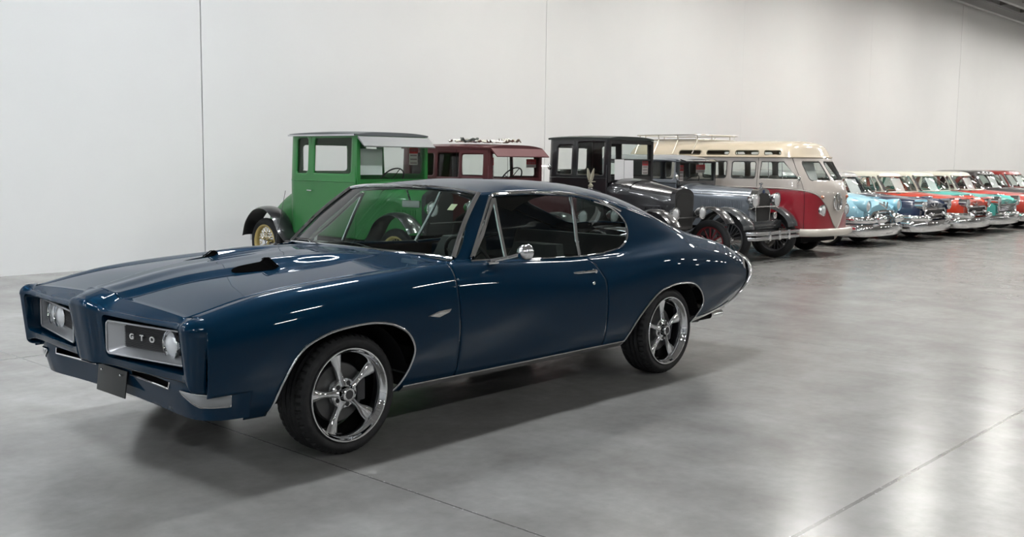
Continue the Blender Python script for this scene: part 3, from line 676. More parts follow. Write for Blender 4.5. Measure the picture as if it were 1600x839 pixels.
# ---- cabin
q = MB(); q.box((2.0, -.72, .40), (2.06, .72, .93)); q.prism([(2.06, .93), (1.86, .935), (1.72, .90), (1.68, .80), (1.76, .70), (2.06, .62)], 'y', -.74, .74); q.build('dashboard', M_VINYL, gto, angle=40)
def seat(x, y, w_, name, h_=.62):
    q = MB(); q.box((x - .02, y - w_ / 2, .42), (x + .50, y + w_ / 2, .58), .05)
    G = []
    for a in np.linspace(0, 1, 9):
        ww = w_ / 2 * (1 - .25 * max(0, a - .6) / .4 * 1.2); xx = x - .02 - .16 * a; zz = .50 + h_ * .72 * a
        G.append([(xx + .10 * (1 if abs(t) < .9 else .4), y + ww * t, zz) for t in np.linspace(-1, 1, 9)] + [(xx - .03, y + ww * t, zz) for t in np.linspace(1, -1, 9)])
    q.grid(np.array(G), closed_v=True); n = len(q.V); q.F.append(tuple(range(n - 18, n))); q.M.append(0); return q.build(name, M_VINYL, gto)
seat(1.0, .36, .52, 'front_seat'); seat(1.0, -.36, .52, 'front_seat')
q = MB(); q.box((.05, -.62, .42), (.50, .62, .60), .05); q.obox((.02, 0, .74), (.14, 1.2, .44), Matrix.Rotation(-.3, 3, 'Y'), .04); q.build('rear_seat', M_VINYL, gto)
q = MB(); q.box((-.55, -.62, .86), (-.02, .62, .89)); q.build('parcel_shelf', M_VINYL, gto)
RPi = RP.copy(); RPi[..., 2] -= .022; RPi[..., 1] *= .985; RPi[..., 0] -= .01; q = MB(); q.grid(RPi[int(NX * .42):-2:3, ::2]); q.build('headliner', M_VINYL, gto)
ctr = Vector((1.50, .37, .86)); ax = Vector((-.86, 0, .50)).normalized(); e1 = Vector((0, 1, 0)); e2 = ax.cross(e1)
q = MB(); q.tube([ctr + (e1 * math.cos(t) + e2 * math.sin(t)) * .19 for t in np.linspace(0, 2 * PI, 40)[:-1]], .012, 8, closed=True)
for a in (PI * .5, PI * 1.17, PI * 1.83): q.tube([ctr - ax * .02, ctr + (e1 * math.cos(a) + e2 * math.sin(a)) * .19], .007, 6)
q.tube([ctr, ctr - ax * .28], .02, 8); q.build('steering_wheel', M_BLACK, gto)
q = MB(); q.obox((1.66, 0.0, 1.215), (.015, .15, .045), Matrix.Rotation(.1, 3, 'Z'), .008); rvm = q.build('interior_mirror', mat('mirror_shell', (.55, .56, .56), .3, .3), gto); q = MB(); q.tube([(1.67, 0, 1.24), (1.70, 0, 1.31)], .006, 6); q.build('mirror_bracket', M_CHROME, rvm)
# ---- wheels
def tyre_mesh(R, ri, w, tread=True, n=96):
    hw = w / 2; prof = [(ri, -hw + .02), (ri + .01, -hw + .006), ((R + ri) / 2, -hw - .003), (R - .018, -hw + .010), (R - .004, -hw + .028), (R, -hw + .045), (R, 0), (R, hw - .045), (R - .004, hw - .028), (R - .018, hw - .010), ((R + ri) / 2, hw + .003), (ri + .01, hw - .006), (ri, hw - .02)]
    P = crom(np.array(prof), 4); G = []
    for j in range(n * 2):
        t = PI * j / n; row = []
        for r, y in P:
            d = 0.
            if tread and r > R - .012:
                if j % 4 == 0 and abs(y) > hw * .42: d = .007
                if any(abs(abs(y) - g) < .006 for g in (hw * .2, hw * .52)): d = .007
            row.append(((r - d) * math.cos(t), y, (r - d) * math.sin(t)))
        G.append(row)
    q = MB(); q.grid(np.array(G), closed_u=True); return q
def alloy(parent_name, R=.310, w=.225, rear=False):
    t = bpy.data.objects.new('wheel', None); link(t, gto)
    tyre_mesh(R, .238, w).build('tyre', M_RUBBER, t, angle=30)
    hw = w / 2; q = MB()
    q.lathe([(.236, hw - .030), (.243, hw - .012), (.2435, hw - .002), (.240, hw + .003), (.234, hw + .002), (.229, hw - .004), (.226, hw - .012), (.219, hw - .020), (.214, hw - .026), (.211, hw - .05), (.207, hw - .09), (.205, -.06), (.236, -.09)], axis='y', n=96)
    q.build('rim', M_CHROME, t, angle=40)
    # five tapering spokes
    for k in range(5):
        a0 = 1.33 + k * 2 * PI / 5; G = []
        for u in np.linspace(0, 1, 15):
            r = .048 + (.2125 - .048) * u; wd = .024 - .007 * math.sin(PI * min(1, u * 1.3)) + .016 * max(0, u - .45) ** 1.2 / .49
            yo = hw - .030 - .012 * math.sin(PI * u) - .012 * u; th = .045 - .012 * u; row = []
            for v in np.linspace(0, 2 * PI, 20, endpoint=False):
                cx = math.cos(v); sx = math.sin(v); bx = cx * wd; by = yo - th / 2 + sx * th / 2
                row.append((r * math.cos(a0) - bx * math.sin(a0), by, r * math.sin(a0) + bx * math.cos(a0)))
            G.append(row)
        q = MB(); q.grid(np.array(G), closed_v=True); q.build('spoke', M_CHROME, t, angle=50)
    q = MB(); q.lathe([(.078, hw - .085), (.078, hw - .052), (.072, hw - .046), (.040, hw - .044), (.038, hw - .025), (.036, hw - .012), (.031, hw - .008), (.024, hw - .009)], axis='y', n=40); hub = q.build('hub', M_CHROME, t, angle=40)
    q = MB(); q.lathe([(.024, hw - .010), (.0005, hw - .008)], axis='y', n=24); q.build('centre_cap', M_DARKMETAL, hub)
    q = MB()
    for k in range(5):
        a = 1.33 + (k + .5) * 2 * PI / 5; c = (.057 * math.cos(a), 0, .057 * math.sin(a)); q.lathe([(.0125, hw - .0445), (.0125, hw - .0435), (.0005, hw - .0435)], c, 'y', 14)
    q.build('lug_pocket', M_BLACK, hub)
    q = MB(); q.lathe([(.0005, .02), (.150, .02), (.155, .012), (.155, -.01)], axis='y', n=48); br = q.build('brake_disc', mat('brake_steel', (.10, .10, .10), .4, .8), t)
    q = MB(); q.box((-.155, -.005, -.06), (-.10, .040, .06), .012); q.build('brake_caliper', M_DARKMETAL, br)
    q = MB(); q.lathe([(.206, -.08), (.0005, -.08)], axis='y', n=40); q.build('wheel_backing', M_VOID, t)
    q = MB(); q.tube([(.04, hw - .06, -.205), (.036, hw - .03, -.200)], .004, 6); q.build('valve_stem', M_BLACK, t)
    return t
wf = alloy('f')
def dup_wheel(src, loc, rz, extra=0.):
    r = src.copy(); C.objects.link(r); r.parent = gto; r.location = loc; r.rotation_euler = (0, extra, rz)
    for c in src.children:
        d = c.copy(); C.objects.link(d); d.parent = r
        for g in c.children: e = g.copy(); C.objects.link(e); e.parent = d
    return r
wf.location = (2.845, .765, .310)
dup_wheel(wf, (0, .760, .310), 0, -.23); dup_wheel(wf, (2.845, -.765, .310), PI); dup_wheel(wf, (0, -.760, .310), PI)
# ------------------------------------------------------------------ the parked row along the wall
def paint(name, col, rough=.35, metal=0., coat=.8): return mat(name, col, rough, metal, coat)
M_TYRE2 = mat('old_tyre', (.016, .016, .017), .7, spec=.3)
def parent_to(o, p, loc=None, rot=None):
    o.parent = p
    if loc is not None: o.location = loc
    if rot is not None: o.rotation_euler = rot
    return o
def old_wheel(root, loc, R, w, kind, rimcol, flip=False):
    """kind: 'wire', 'wood' or 'disc' (steel wheel with bright cap)"""
    t = bpy.data.objects.new('wheel', None); link(t, root); t.location = loc; t.rotation_euler = (0, 0, PI if flip else 0)   # outer side faces local +y
    ri = R * (.70 if kind != 'disc' else .58)
    tyre_mesh(R, ri, w, False, 28).build('tyre', M_TYRE2, t, angle=40)
    hw = w / 2; q = MB(); q.lathe([(ri + .004, hw - .02), (ri + .010, hw - .004), (ri + .004, hw + .002), (ri - .012, hw - .004), (ri - .022, hw - .03), (ri - .022, -hw + .03), (ri + .006, -hw + .015)], axis='y', n=40); q.build('rim', rimcol, t, angle=50)
    if kind == 'disc':
        q = MB(); q.lathe([(ri, hw - .03), (ri * .8, hw - .035), (ri * .62, hw - .01), (ri * .60, hw - .02)], axis='y', n=36); q.build('wheel_disc', rimcol, t)
        q = MB(); q.lathe([(ri * .66, hw - .015), (ri * .55, hw + .012), (ri * .25, hw + .024), (.0005, hw + .028)], axis='y', n=36); q.build('hubcap', M_CHROME, t)
        return t
    q = MB(); n = 24 if kind == 'wire' else 12
    for k in range(n):
        a = 2 * PI * k / n; b = a + (.35 if k % 2 else -.35) if kind == 'wire' else a; yo = (hw - .012 if (k // 2) % 2 else -.01) if kind == 'wire' else 0
        q.tube([(.045 * math.cos(b), yo, .045 * math.sin(b)), ((ri - .02) * math.cos(a), 0, (ri - .02) * math.sin(a))], .0048 if kind == 'wire' else .013, 5)
    q.build('spokes', rimcol, t)
    q = MB(); q.lathe([(.055, -hw + .02), (.055, hw - .025), (.045, hw - .01), (.032, hw + .012), (.0005, hw + .016)], axis='y', n=20); q.build('hub', M_CHROME if kind == 'wire' else M_DARKMETAL, t)
    return t
def strip_loft(q, path, w0, y0, y1, drop=.03, th=.006):
    """fender sheet: path (x,z) centre line, between y0 and y1, its edges rolled down"""
    P = crom(np.array(path), 6); tg = np.gradient(P, axis=0); tg /= np.linalg.norm(tg, axis=1)[:, None]; nm = np.stack([-tg[:, 1], tg[:, 0]], 1)
    if nm[:, 1].sum() < 0: nm = -nm
    G = []
    for (x, z), n in zip(P, nm):
        row = []
        for v in np.linspace(-1, 1, 11): d = drop * abs(v) ** 2.6; row.append((x - n[0] * d, y0 + (y1 - y0) * (v + 1) / 2, z - n[1] * d))
        for v in np.linspace(1, -1, 11): d = drop * abs(v) ** 2.6 + th; row.append((x - n[0] * d, y0 + (y1 - y0) * (v + 1) / 2, z - n[1] * d))
        G.append(row)
    q.grid(np.array(G), closed_v=True); return q
def wall_panel(x0, x1, zf, wins, yf, step=.03):
    """upright panel along x; zf(x)->(z0,z1); yf(x,z)"""
    nx = max(3, int(abs(x1 - x0) / step)); G = []
    for x in np.linspace(x0, x1, nx):
        z0, z1 = zf(x); G.append([(x, yf(x, z), z) for z in np.linspace(z0, z1, max(4, int(1.4 / step)))])
    return cutgrid(np.array(G), wins)
def solid(o, th=.012, off=0): s = o.modifiers.new('skin', 'SOLIDIFY'); s.thickness = th; s.offset = off; return o
def headlamp(root, c, r, shell=M_CHROME, depth=.13):
    q = MB(); q.lathe([(.0005, -depth), (r * .45, -depth * .85), (r * .85, -depth * .4), (r, -.01), (r * 1.06, .0), (r * 1.04, .012), (r * .92, .014)], c, 'x', 28); o = q.build('headlamp', shell, root)
    q = MB(); q.lathe([(r * .93, .008), (r * .6, .020), (.0005, .026)], c, 'x', 28); q.build('headlamp_lens', M_LENS, o); return o
def sheet_thing(label, group, c, ang, wd, ht, lean=.3, name='paper_sheet'):
    """white information sheet standing behind a windscreen; text as faint grey rows"""
    t = thing(name, label, 'paper sheet', c, ang, group); R_ = Matrix.Rotation(-lean, 3, 'Y')
    q = MB(); q.obox((0, 0, ht / 2 * math.cos(lean)), (.003, wd, ht), R_); q.build('sheet', M_WHITE, t, smooth=False)
    q = MB()
    for k in range(7):
        z = ht * (.88 - .11 * k); ww = wd * (.78 if k % 3 else .55); q.obox((.0025 * math.cos(lean) - (z - 0) * math.sin(lean) * 1. + 0.0, 0, z * math.cos(lean)), (.001, ww, .010), R_)
    q.build('printed_lines', mat('faint_grey_print', (.62, .62, .66), .8), t, smooth=False); return t
def red_sign(label, c, ang, wd, ht, upright=True):
    t = thing('window_sign', label, 'sign', c, ang, 'red and white signs in car windows')
    q = MB(); q.box((-.002, -wd / 2, 0), (.002, wd / 2, ht)); q.build('sign_board', mat('sign_pale', (.70, .62, .62), .6), t, smooth=False)
    q = MB(); f_ = .62 if upright else .38; q.box((.002, -wd / 2, ht * f_), (.004, wd / 2, ht)); q.build('red_band', M_RED, t, smooth=False)
    q = MB(); n = 3 if upright else 1
    for k in range(n): z = ht * f_ * (k + .5) / n; q.box((.002, -wd * .38, z - ht * .035), (.004, wd * .38, z + ht * .035))
    for k in range(4): y = -wd * .3 + wd * .2 * k; q.box((.004, y - wd * .05, ht * (f_ + .12)), (.005, y + wd * .05, ht * (f_ + .26)))
    q.build('sign_print', mat('sign_print_grey', (.30, .22, .24), .7), t, smooth=False); return t

def model_t(label, s, u0, body_m, fend_m, wheel_m, wkind, cab, roof_m, visor_m, turtle=True, hood_m=None, mirror=False):
    """upright 1920s coupe. X forward from the front axle. cab: dict of measured stations"""
    root = thing('vintage_coupe', label, 'car', su(s, u0, 0), HEAD)
    hood_m = hood_m or body_m; R = .335; XF, XR = cab['front'], cab['rear']; HW = cab['hw']; zb = cab['belt']; zt = cab['top']; xw = cab['rear_axle']
    for x, rr in ((0, 0), (xw, 0)):
        old_wheel(root, (x, .70, R), R, .095, wkind, wheel_m); old_wheel(root, (x, -.70, R), R, .095, wkind, wheel_m, True)
    q = MB(); q.box((xw - .2, -.33, .38), (.05, -.27, .46)); q.box((xw - .2, .27, .38), (.05, .33, .46)); q.tube([(0, -.66, .34), (0, .66, .34)], .022, 8); q.tube([(xw, -.66, .34), (xw, .66, .34)], .03, 8); q.ball((xw, 0, .34), .11); q.build('chassis', M_DARKMETAL, root)
    for sg in (1, -1):
        q = MB(); strip_loft(q, [(-.62, .40), (-.46, .55), (-.30, .76), (-.08, .86), (.14, .84), (.30, .72), (.36, .64)], 0, sg * .56, sg * .82); q.build('front_fender', fend_m, root)
        q = MB(); strip_loft(q, [(xw + .60, .42), (xw + .47, .52), (xw + .32, .72), (xw + .10, .83), (xw - .15, .80), (xw - .36, .62), (xw - .44, .42)], 0, sg * .56, sg * .83); q.build('rear_fender', fend_m, root)
        q = MB(); q.box((xw + .55, sg * .56 if sg > 0 else -.80, .37), (-.60, .80 if sg > 0 else -.56, .40), .008); q.build('running_board', fend_m, root)
    # radiator and bonnet
    def arch(w_, zl, zh, n=15): return [(w_ * math.cos(a), zl + (zh - zl) * (math.sin(a) ** .8)) for a in np.linspace(0, PI, n)]
    rz = cab['rad_top']
    pts = [(-.225, .56)] + [(-y, z) for y, z in arch(.225, rz - .10, rz)] + [(.225, .56)]; pts = [(-.225, .56), (-.235, rz - .10)] + [(-.215 + 0, rz - .06), (-.15, rz - .02), (-.05, rz), (.05, rz), (.15, rz - .02), (.215, rz - .06), (.235, rz - .10), (.225, .56)]
    q = MB(); q.prism(pts, 'x', -.08, .0); q.build('radiator_shell', cab.get('rad_m', M_BLACK), root, angle=30)
    q = MB(); q.prism([(y * .86, .60 + (z - .56) * .80) for y, z in pts], 'x', .0, .006); q.build('radiator_core', mat('radiator_mesh', (.012, .012, .012), .7), root)
    q = MB(); q.lathe([(.03, 0), (.035, .02), (.02, .035), (.0005, .04)], (-.04, 0, rz), 'z', 14); q.build('radiator_cap', M_CHROME, root)
    G = []
    for a in np.linspace(0, 1, 8):
        x = -.08 + (XF + .30 + .08) * a; w_ = .225 + (HW * .80 - .225) * a ** 1.3; zh = rz - .02 + (zb - rz + .0) * a; zl = .56 - .02 * a
        G.append([(x, -w_, zl), (x, -w_ * 1.0, zh - .20)] + [(x, w_ * math.cos(b), zh - .18 + .18 * math.sin(b)) for b in np.linspace(PI, 0, 13)] + [(x, w_, zh - .20), (x, w_, zl)])
    q = MB(); q.grid(np.array(G)); q.build('bonnet', hood_m, root, angle=40)
    q = MB()
    for sg in (1, -1):
        for k in range(9):
            x = -.17 - k * .032; w_ = .228 + (HW * .80 - .225) * ((x + .08) / (XF + .38)) ** 1.3 if x < -.08 else .228; q.obox((x, sg * (w_ + .002), .80), (.008, .010, .13))
    q.build('bonnet_louvre', hood_m, root)
    # scuttle between bonnet and screen
    G = []
    for a in np.linspace(0, 1, 7):
        x = XF + .30 - .30 * a; w_ = HW * (.80 + .20 * math.sin(a * PI / 2)); zh = zb - .02 + .03 * math.sin(a * PI / 2)
        G.append([(x, -w_, .48), (x, -w_, zh - .22)] + [(x, w_ * math.copysign(abs(math.cos(b)) ** .7, math.cos(b)), zh - .20 + .20 * math.sin(b) ** .8) for b in np.linspace(PI, 0, 15)] + [(x, w_, zh - .22), (x, w_, .48)])
    q = MB(); q.grid(np.array(G)); q.build('scuttle', body_m, root, angle=40)
    # cab sides with their windows
    zf = lambda x: (.48, zt - .02)
    yf = lambda x, z: HW + .0 - .03 * max(0, z - zb) / .6 - .05 * max(0, .75 - z) - .035 * max(0, (XR + .12 - x) / .12) ** 2
    for sg in (1, -1):
        V, F = wall_panel(XR + .02, XF, zf, cab['wins'], yf, .022); q = MB(); q.add([(x, sg * y, z) for x, y, z in V], F)
        o = solid(q.build('body_side', body_m, root, angle=40), .02)
        q = MB(); q.tube([(x, sg * (yf(x, zb) + .010), zb) for x in np.linspace(XR + .03, XF, 12)], .008, 6); q.build('belt_moulding', cab.get('trim', body_m), root)
        q = MB(); q.tube([(x, sg * (yf(x, z) + .0105), z) for x, z in [(cab['door'][0], .50), (cab['door'][0], zt - .06)]], .0035, 4); q.tube([(x, sg * (yf(x, z) + .0105), z) for x, z in [(cab['door'][1], .50), (cab['door'][1], zt - .06)]], .0035, 4); q.build('door_seam', M_VOID, root)
        q = MB(); hx = cab['door'][0] + .03; q.tube([(hx - .07, sg * (HW + .035), zb - .13), (hx + .03, sg * (HW + .035), zb - .13)], .008, 6); q.tube([(hx, sg * HW, zb - .13), (hx, sg * (HW + .035), zb - .13)], .007, 6); q.build('door_handle', M_CHROME, root)
        for wpoly in cab['wins']:
            xs_ = [p[0] for p in wpoly]; zs_ = [p[1] for p in wpoly]
            if max(xs_) > 5: continue
            q = MB(); G = np.array([[(x, sg * (yf(x, z) - .012), z) for z in (min(zs_), max(zs_))] for x in (min(xs_), max(xs_))]); q.grid(G)
            if not cab.get('open_sides'): q.build('side_glass', G_BG, root, smooth=False)
    # back wall with a window, turtle deck
    def back_y(t, z): return (XR + .02 - .05 * (1 - t * t)), t * (HW - .035 - .03 * max(0, z - zb) / .6)
    G = np.array([[(back_y(t, z)[0], back_y(t, z)[1], z) for z in np.linspace(.48, zt - .02, 50)] for t in np.linspace(-1, 1, 40)])
    V, F = cutgrid(G, [] if cab.get('no_back') else [rrect(-.38, .38, zb + .12, zt - .16, .04)], 1, 2); q = MB(); q.add(V, F); solid(q.build('body_back', body_m, root), .02)
    if turtle:
        G = []
        for a in np.linspace(0, 1, 12):
            x = XR + .02 - a * .78; zh = zb - .08 - .42 * a ** 2.2; w_ = (HW - .10) * (1 - .18 * a); zl = .50 + .06 * a
            G.append([(x, -w_, zl)] + [(x, w_ * math.copysign(abs(math.cos(b)) ** .55, math.cos(b)), zl + .1 + (zh - zl - .1) * math.sin(b) ** .55) for b in np.linspace(PI, 0, 21)] + [(x, w_, zl)])
        q = MB(); q.grid(np.array(G)); n = len(q.V); q.F.append(tuple(range(n - 23, n))); q.M.append(0); q.build('rear_deck', body_m, root, angle=50)
    q = MB(); q.box((XR, -HW + .03, .46), (XF + .28, HW - .03, .50)); q.build('cab_floor', M_VOID, root)
    q = MB(); q.box((XR + .10, -HW + .06, .50), (XR + .62, HW - .06, .80), .04); q.box((XR + .06, -HW + .06, .78), (XR + .20, HW - .06, cab.get('seat_top', 1.22)), .04); q.build('bench_seat', mat('old_brown_upholstery', (.10, .075, .045), .8), root)
    # roof
    G = []
    for a in np.linspace(0, 1, 14):
        x = XR - .0 + (XF + .03 - XR) * a; dz = -.015 - .05 * (2 * a - .9) ** 2 * .5; G.append([(x, t * (HW + .0), zt + cab.get('dome', .03) * (1 - abs(t) ** 3) + dz * .6) for t in np.linspace(-1, 1, 17)] + [(x, t * (HW + .0), zt - .045) for t in np.linspace(1, -1, 17)])
    q = MB(); q.grid(np.array(G), closed_v=True); n = len(q.V); q.F += [tuple(range(34)), tuple(range(n - 34, n))]; q.M += [0, 0]; q.build('roof', roof_m, root, angle=40)
    if cab.get('gutter'):
        q = MB()
        for sg in (1, -1): q.box((XR - .01, sg * HW + (0 if sg > 0 else -.02), zt - .05), (XF - .01, sg * HW + (.02 if sg > 0 else 0), zt - .028))
        q.build('roof_gutter', M_SATIN, root)
    vz = cab['visor']      # (top z, bottom z, reach)
    if vz: q = MB(); q.prism([(XF + .03, vz[0]), (XF + vz[2], vz[1]), (XF + vz[2] - .005, vz[1] - .012), (XF + .02, vz[0] - .02)], 'y', -HW + .01, HW - .01 + .02); q.build('sun_visor', visor_m, root, smooth=False)
    # windscreen frame
    wz0, wz1 = zb + .02, zt - .05
    q = MB()
    for sg in (1, -1): q.box((XF - .03, sg * HW + (-.055 if sg > 0 else 0), wz0 - .08), (XF + .025, sg * HW + (0 if sg > 0 else .055), wz1), .006)
    q.box((XF - .02, -HW, wz1 - .055), (XF + .02, HW, wz1)); q.box((XF - .02, -HW, wz0 - .06), (XF + .02, HW, wz0 + .015)); q.build('windscreen_frame', cab.get('screen_m', body_m), root, smooth=False)
    if cab.get('split'):
        q = MB(); q.box((XF - .01, -HW + .05, cab['split'] - .012), (XF + .012, HW - .05, cab['split'] + .012)); q.build('screen_rail', M_BLACK, root)
    q = MB(); q.grid(np.array([[(XF, y, z) for z in (wz0, wz1 - .05)] for y in (-HW + .05, HW - .05)])); q.build('windscreen', G_BG, root, smooth=False)
    ctr = Vector((XF - .32, .26, zb + .02)); ax = Vector((-.80, 0, .6)).normalized(); e1 = Vector((0, 1, 0)); e2 = ax.cross(e1)
    q = MB(); q.tube([ctr + (e1 * math.cos(t) + e2 * math.sin(t)) * .19 for t in np.linspace(0, 2 * PI, 30)[:-1]], .010, 6, closed=True)
    for a in (.3, .3 + PI / 2, .3 + PI, .3 + PI * 1.5): q.tube([ctr, ctr + (e1 * math.cos(a) + e2 * math.sin(a)) * .19], .006, 5)
    q.tube([ctr, ctr - ax * .6], .012, 6); q.build('steering_wheel', M_BLACK, root)
    for sg in (1, -1): headlamp(root, (cab.get('lampx', .10), sg * cab.get('lampy', .33), cab.get('lampz', .79)), .088, cab.get('lamp_m', M_CHROME))
    q = MB(); q.tube([(cab.get('lampx', .10) - .05, -.33, .72), (cab.get('lampx', .10) - .05, .33, .72)], .012, 6); q.build('lamp_bar', M_BLACK, root)
    q = MB(); zbp = .42; q.tube([(XR - 1.02, -.55, zbp), (XR - 1.05, 0, zbp), (XR - 1.02, .55, zbp)], .012, 6); q.tube([(XR - 1.02, -.55, zbp - .08), (XR - 1.05, 0, zbp - .08), (XR - 1.02, .55, zbp - .08)], .012, 6)
    for sg in (1, -1): q.box((XR - 1.04, sg * .55 - .012, zbp - .10), (XR - 1.0, sg * .55 + .012, zbp + .03)); q.tube([(XR - 1.02, sg * .3, zbp - .04), (XR - .5, sg * .3, zbp)], .012, 6)
    if cab.get('rear_bumper'): q.build('rear_bumper', M_SATIN, root)
    if mirror: q = MB(); q.ball((XF + .06, HW + .13, zb + .19), .045, 16, (.5, 1, 1)); q.tube([(XF, HW, zb + .2), (XF + .06, HW + .13, zb + .19)], .007, 6); q.build('side_mirror', M_CHROME, root)
    return root
M_GREEN = paint('green_enamel', (.014, .165, .030), .4, 0, .35); M_BLKP = paint('black_enamel', (.010, .010, .012), .3); M_CREAM = mat('cream_wheel_paint', (.55, .42, .16), .4)
M_MAROON = paint('maroon_enamel', (.075, .010, .014), .5, 0, .4); M_ROOFGREY = mat('grey_roof_cloth', (.10, .11, .115), .55); M_REDW = mat('red_wheel_paint', (.16, .012, .018), .45)
gs, gu = 8.70, -9.25
green = model_t('bright green upright vintage coupe with black fenders and cream wire wheels', gs, gu, M_GREEN, M_BLKP, M_CREAM, 'wire',
    dict(front=-.90, rear=-2.31, hw=.60, belt=1.20, top=1.83, rear_axle=-2.72, rad_top=1.12, wins=[rrect(-2.15, -1.90, 1.295, 1.76, .05), rrect(-1.77, -1.00, 1.30, 1.755, .03)], door=(-1.84, -.93), visor=(1.775, 1.655, .16), gutter=True, rear_bumper=True, lampy=.33, lampz=.90, lampx=.22, lamp_m=M_CHROME, seat_top=1.15), M_ROOFGREY, mat('grey_visor', (.20, .205, .21), .4))
mar = model_t('dark maroon upright vintage coupe with litter lying on its roof, between green and black cars', 10.43, -8.2, M_MAROON, M_BLKP, M_BLKP, 'wood',
    dict(front=-1.37, rear=-3.15, no_back=True, hw=.53, belt=1.22, top=1.69, rear_axle=-2.95, rad_top=1.13, wins=[rrect(-2.96, -2.46, 1.27, 1.58, .03), rrect(-2.39, -1.95, 1.255, 1.585, .02), rrect(-1.90, -1.48, 1.275, 1.57, .03)], door=(-2.0, -1.40), visor=(1.655, 1.55, .15), screen_m=M_MAROON, dome=.04, seat_top=1.15), M_MAROON, mat('maroon_visor', (.10, .022, .026), .55), mirror=True)
blk = model_t('black upright vintage coupe with red-spoked front wheel beside silver grey car', 12.12, -7.9, M_BLKP, M_BLKP, M_REDW, 'wood',
    dict(front=-.95, rear=-2.06, hw=.545, belt=1.25, top=1.85, rear_axle=-2.55, rad_top=1.13, wins=[rrect(-1.88, -1.61, 1.30, 1.72, .02), rrect(-1.50, -1.02, 1.30, 1.765, .02)], door=(-1.56, -.98), visor=None, split=1.52, lampy=.34, lampz=.79, lampx=.08, rad_m=M_BLKP, seat_top=1.30), mat('dark_green_roof', (.012, .02, .018), .4), M_BLKP)
# winged mascot on the maroon car's radiator cap (the cap stands just clear of the blue roof line)
q = MB(); mx, mz = -.04, 1.165
q.lathe([(.032, 0), (.034, .02), (.018, .035), (.014, .06), (.022, .07)], (mx, 0, mz), 'z', 14); q.ball((mx, 0, mz + .10), .024, 10, (1, .8, 1.5))
for sg in (1, -1):
    pts = [(0, -.02), (.035, .0), (.058, .05), (.062, .15), (.035, .12), (.0, .06)]; V = [(mx - .012, sg * (.008 + y), mz + .09 + z) for y, z in pts] + [(mx + .006, sg * (.008 + y * .9), mz + .09 + z) for y, z in pts]
    q.add(V, [tuple(range(6)), tuple(range(11, 5, -1))] + [(i, (i + 1) % 6, 6 + (i + 1) % 6, 6 + i) for i in range(6)])
q.box((mx - .01, -.04, mz + .062), (mx + .05, .04, mz + .075), .004); q.build('winged_mascot', mat('aged_brass', (.55, .52, .42), .3, .9), mar)
# litter on the maroon roof
rl = random.Random(3)
for k in range(12):
    lx, ly = -2.30 + (k % 6) * .15 + rl.uniform(-.01, .01), (-.22, .16)[k // 6] + rl.uniform(-.05, .05); zz = 1.738 - .045 * abs(ly / .53) ** 3
    t = thing('crumpled_paper', 'crumpled pale paper scrap lying among others on the maroon roof', 'paper scrap', su(10.43 + ly, -8.2 + lx, zz), HEAD, 'paper scraps on the maroon car roof')
    n = 7; hh = rl.uniform(.035, .085); G = [[(i * .019 - .057 + rl.uniform(-.004, .004), j * .045 - .135, max(0.004, hh * rl.random())) for j in range(n)] for i in range(n)]
    q = MB(); q.grid(np.array(G)); solid(q.build('scrap', mat(('scrap_white', 'scrap_cream', 'scrap_dark')[k % 5 % 3], ((.75, .74, .70), (.62, .60, .50), (.10, .11, .10))[k % 5 % 3], .7), t, smooth=False), .003, 1)

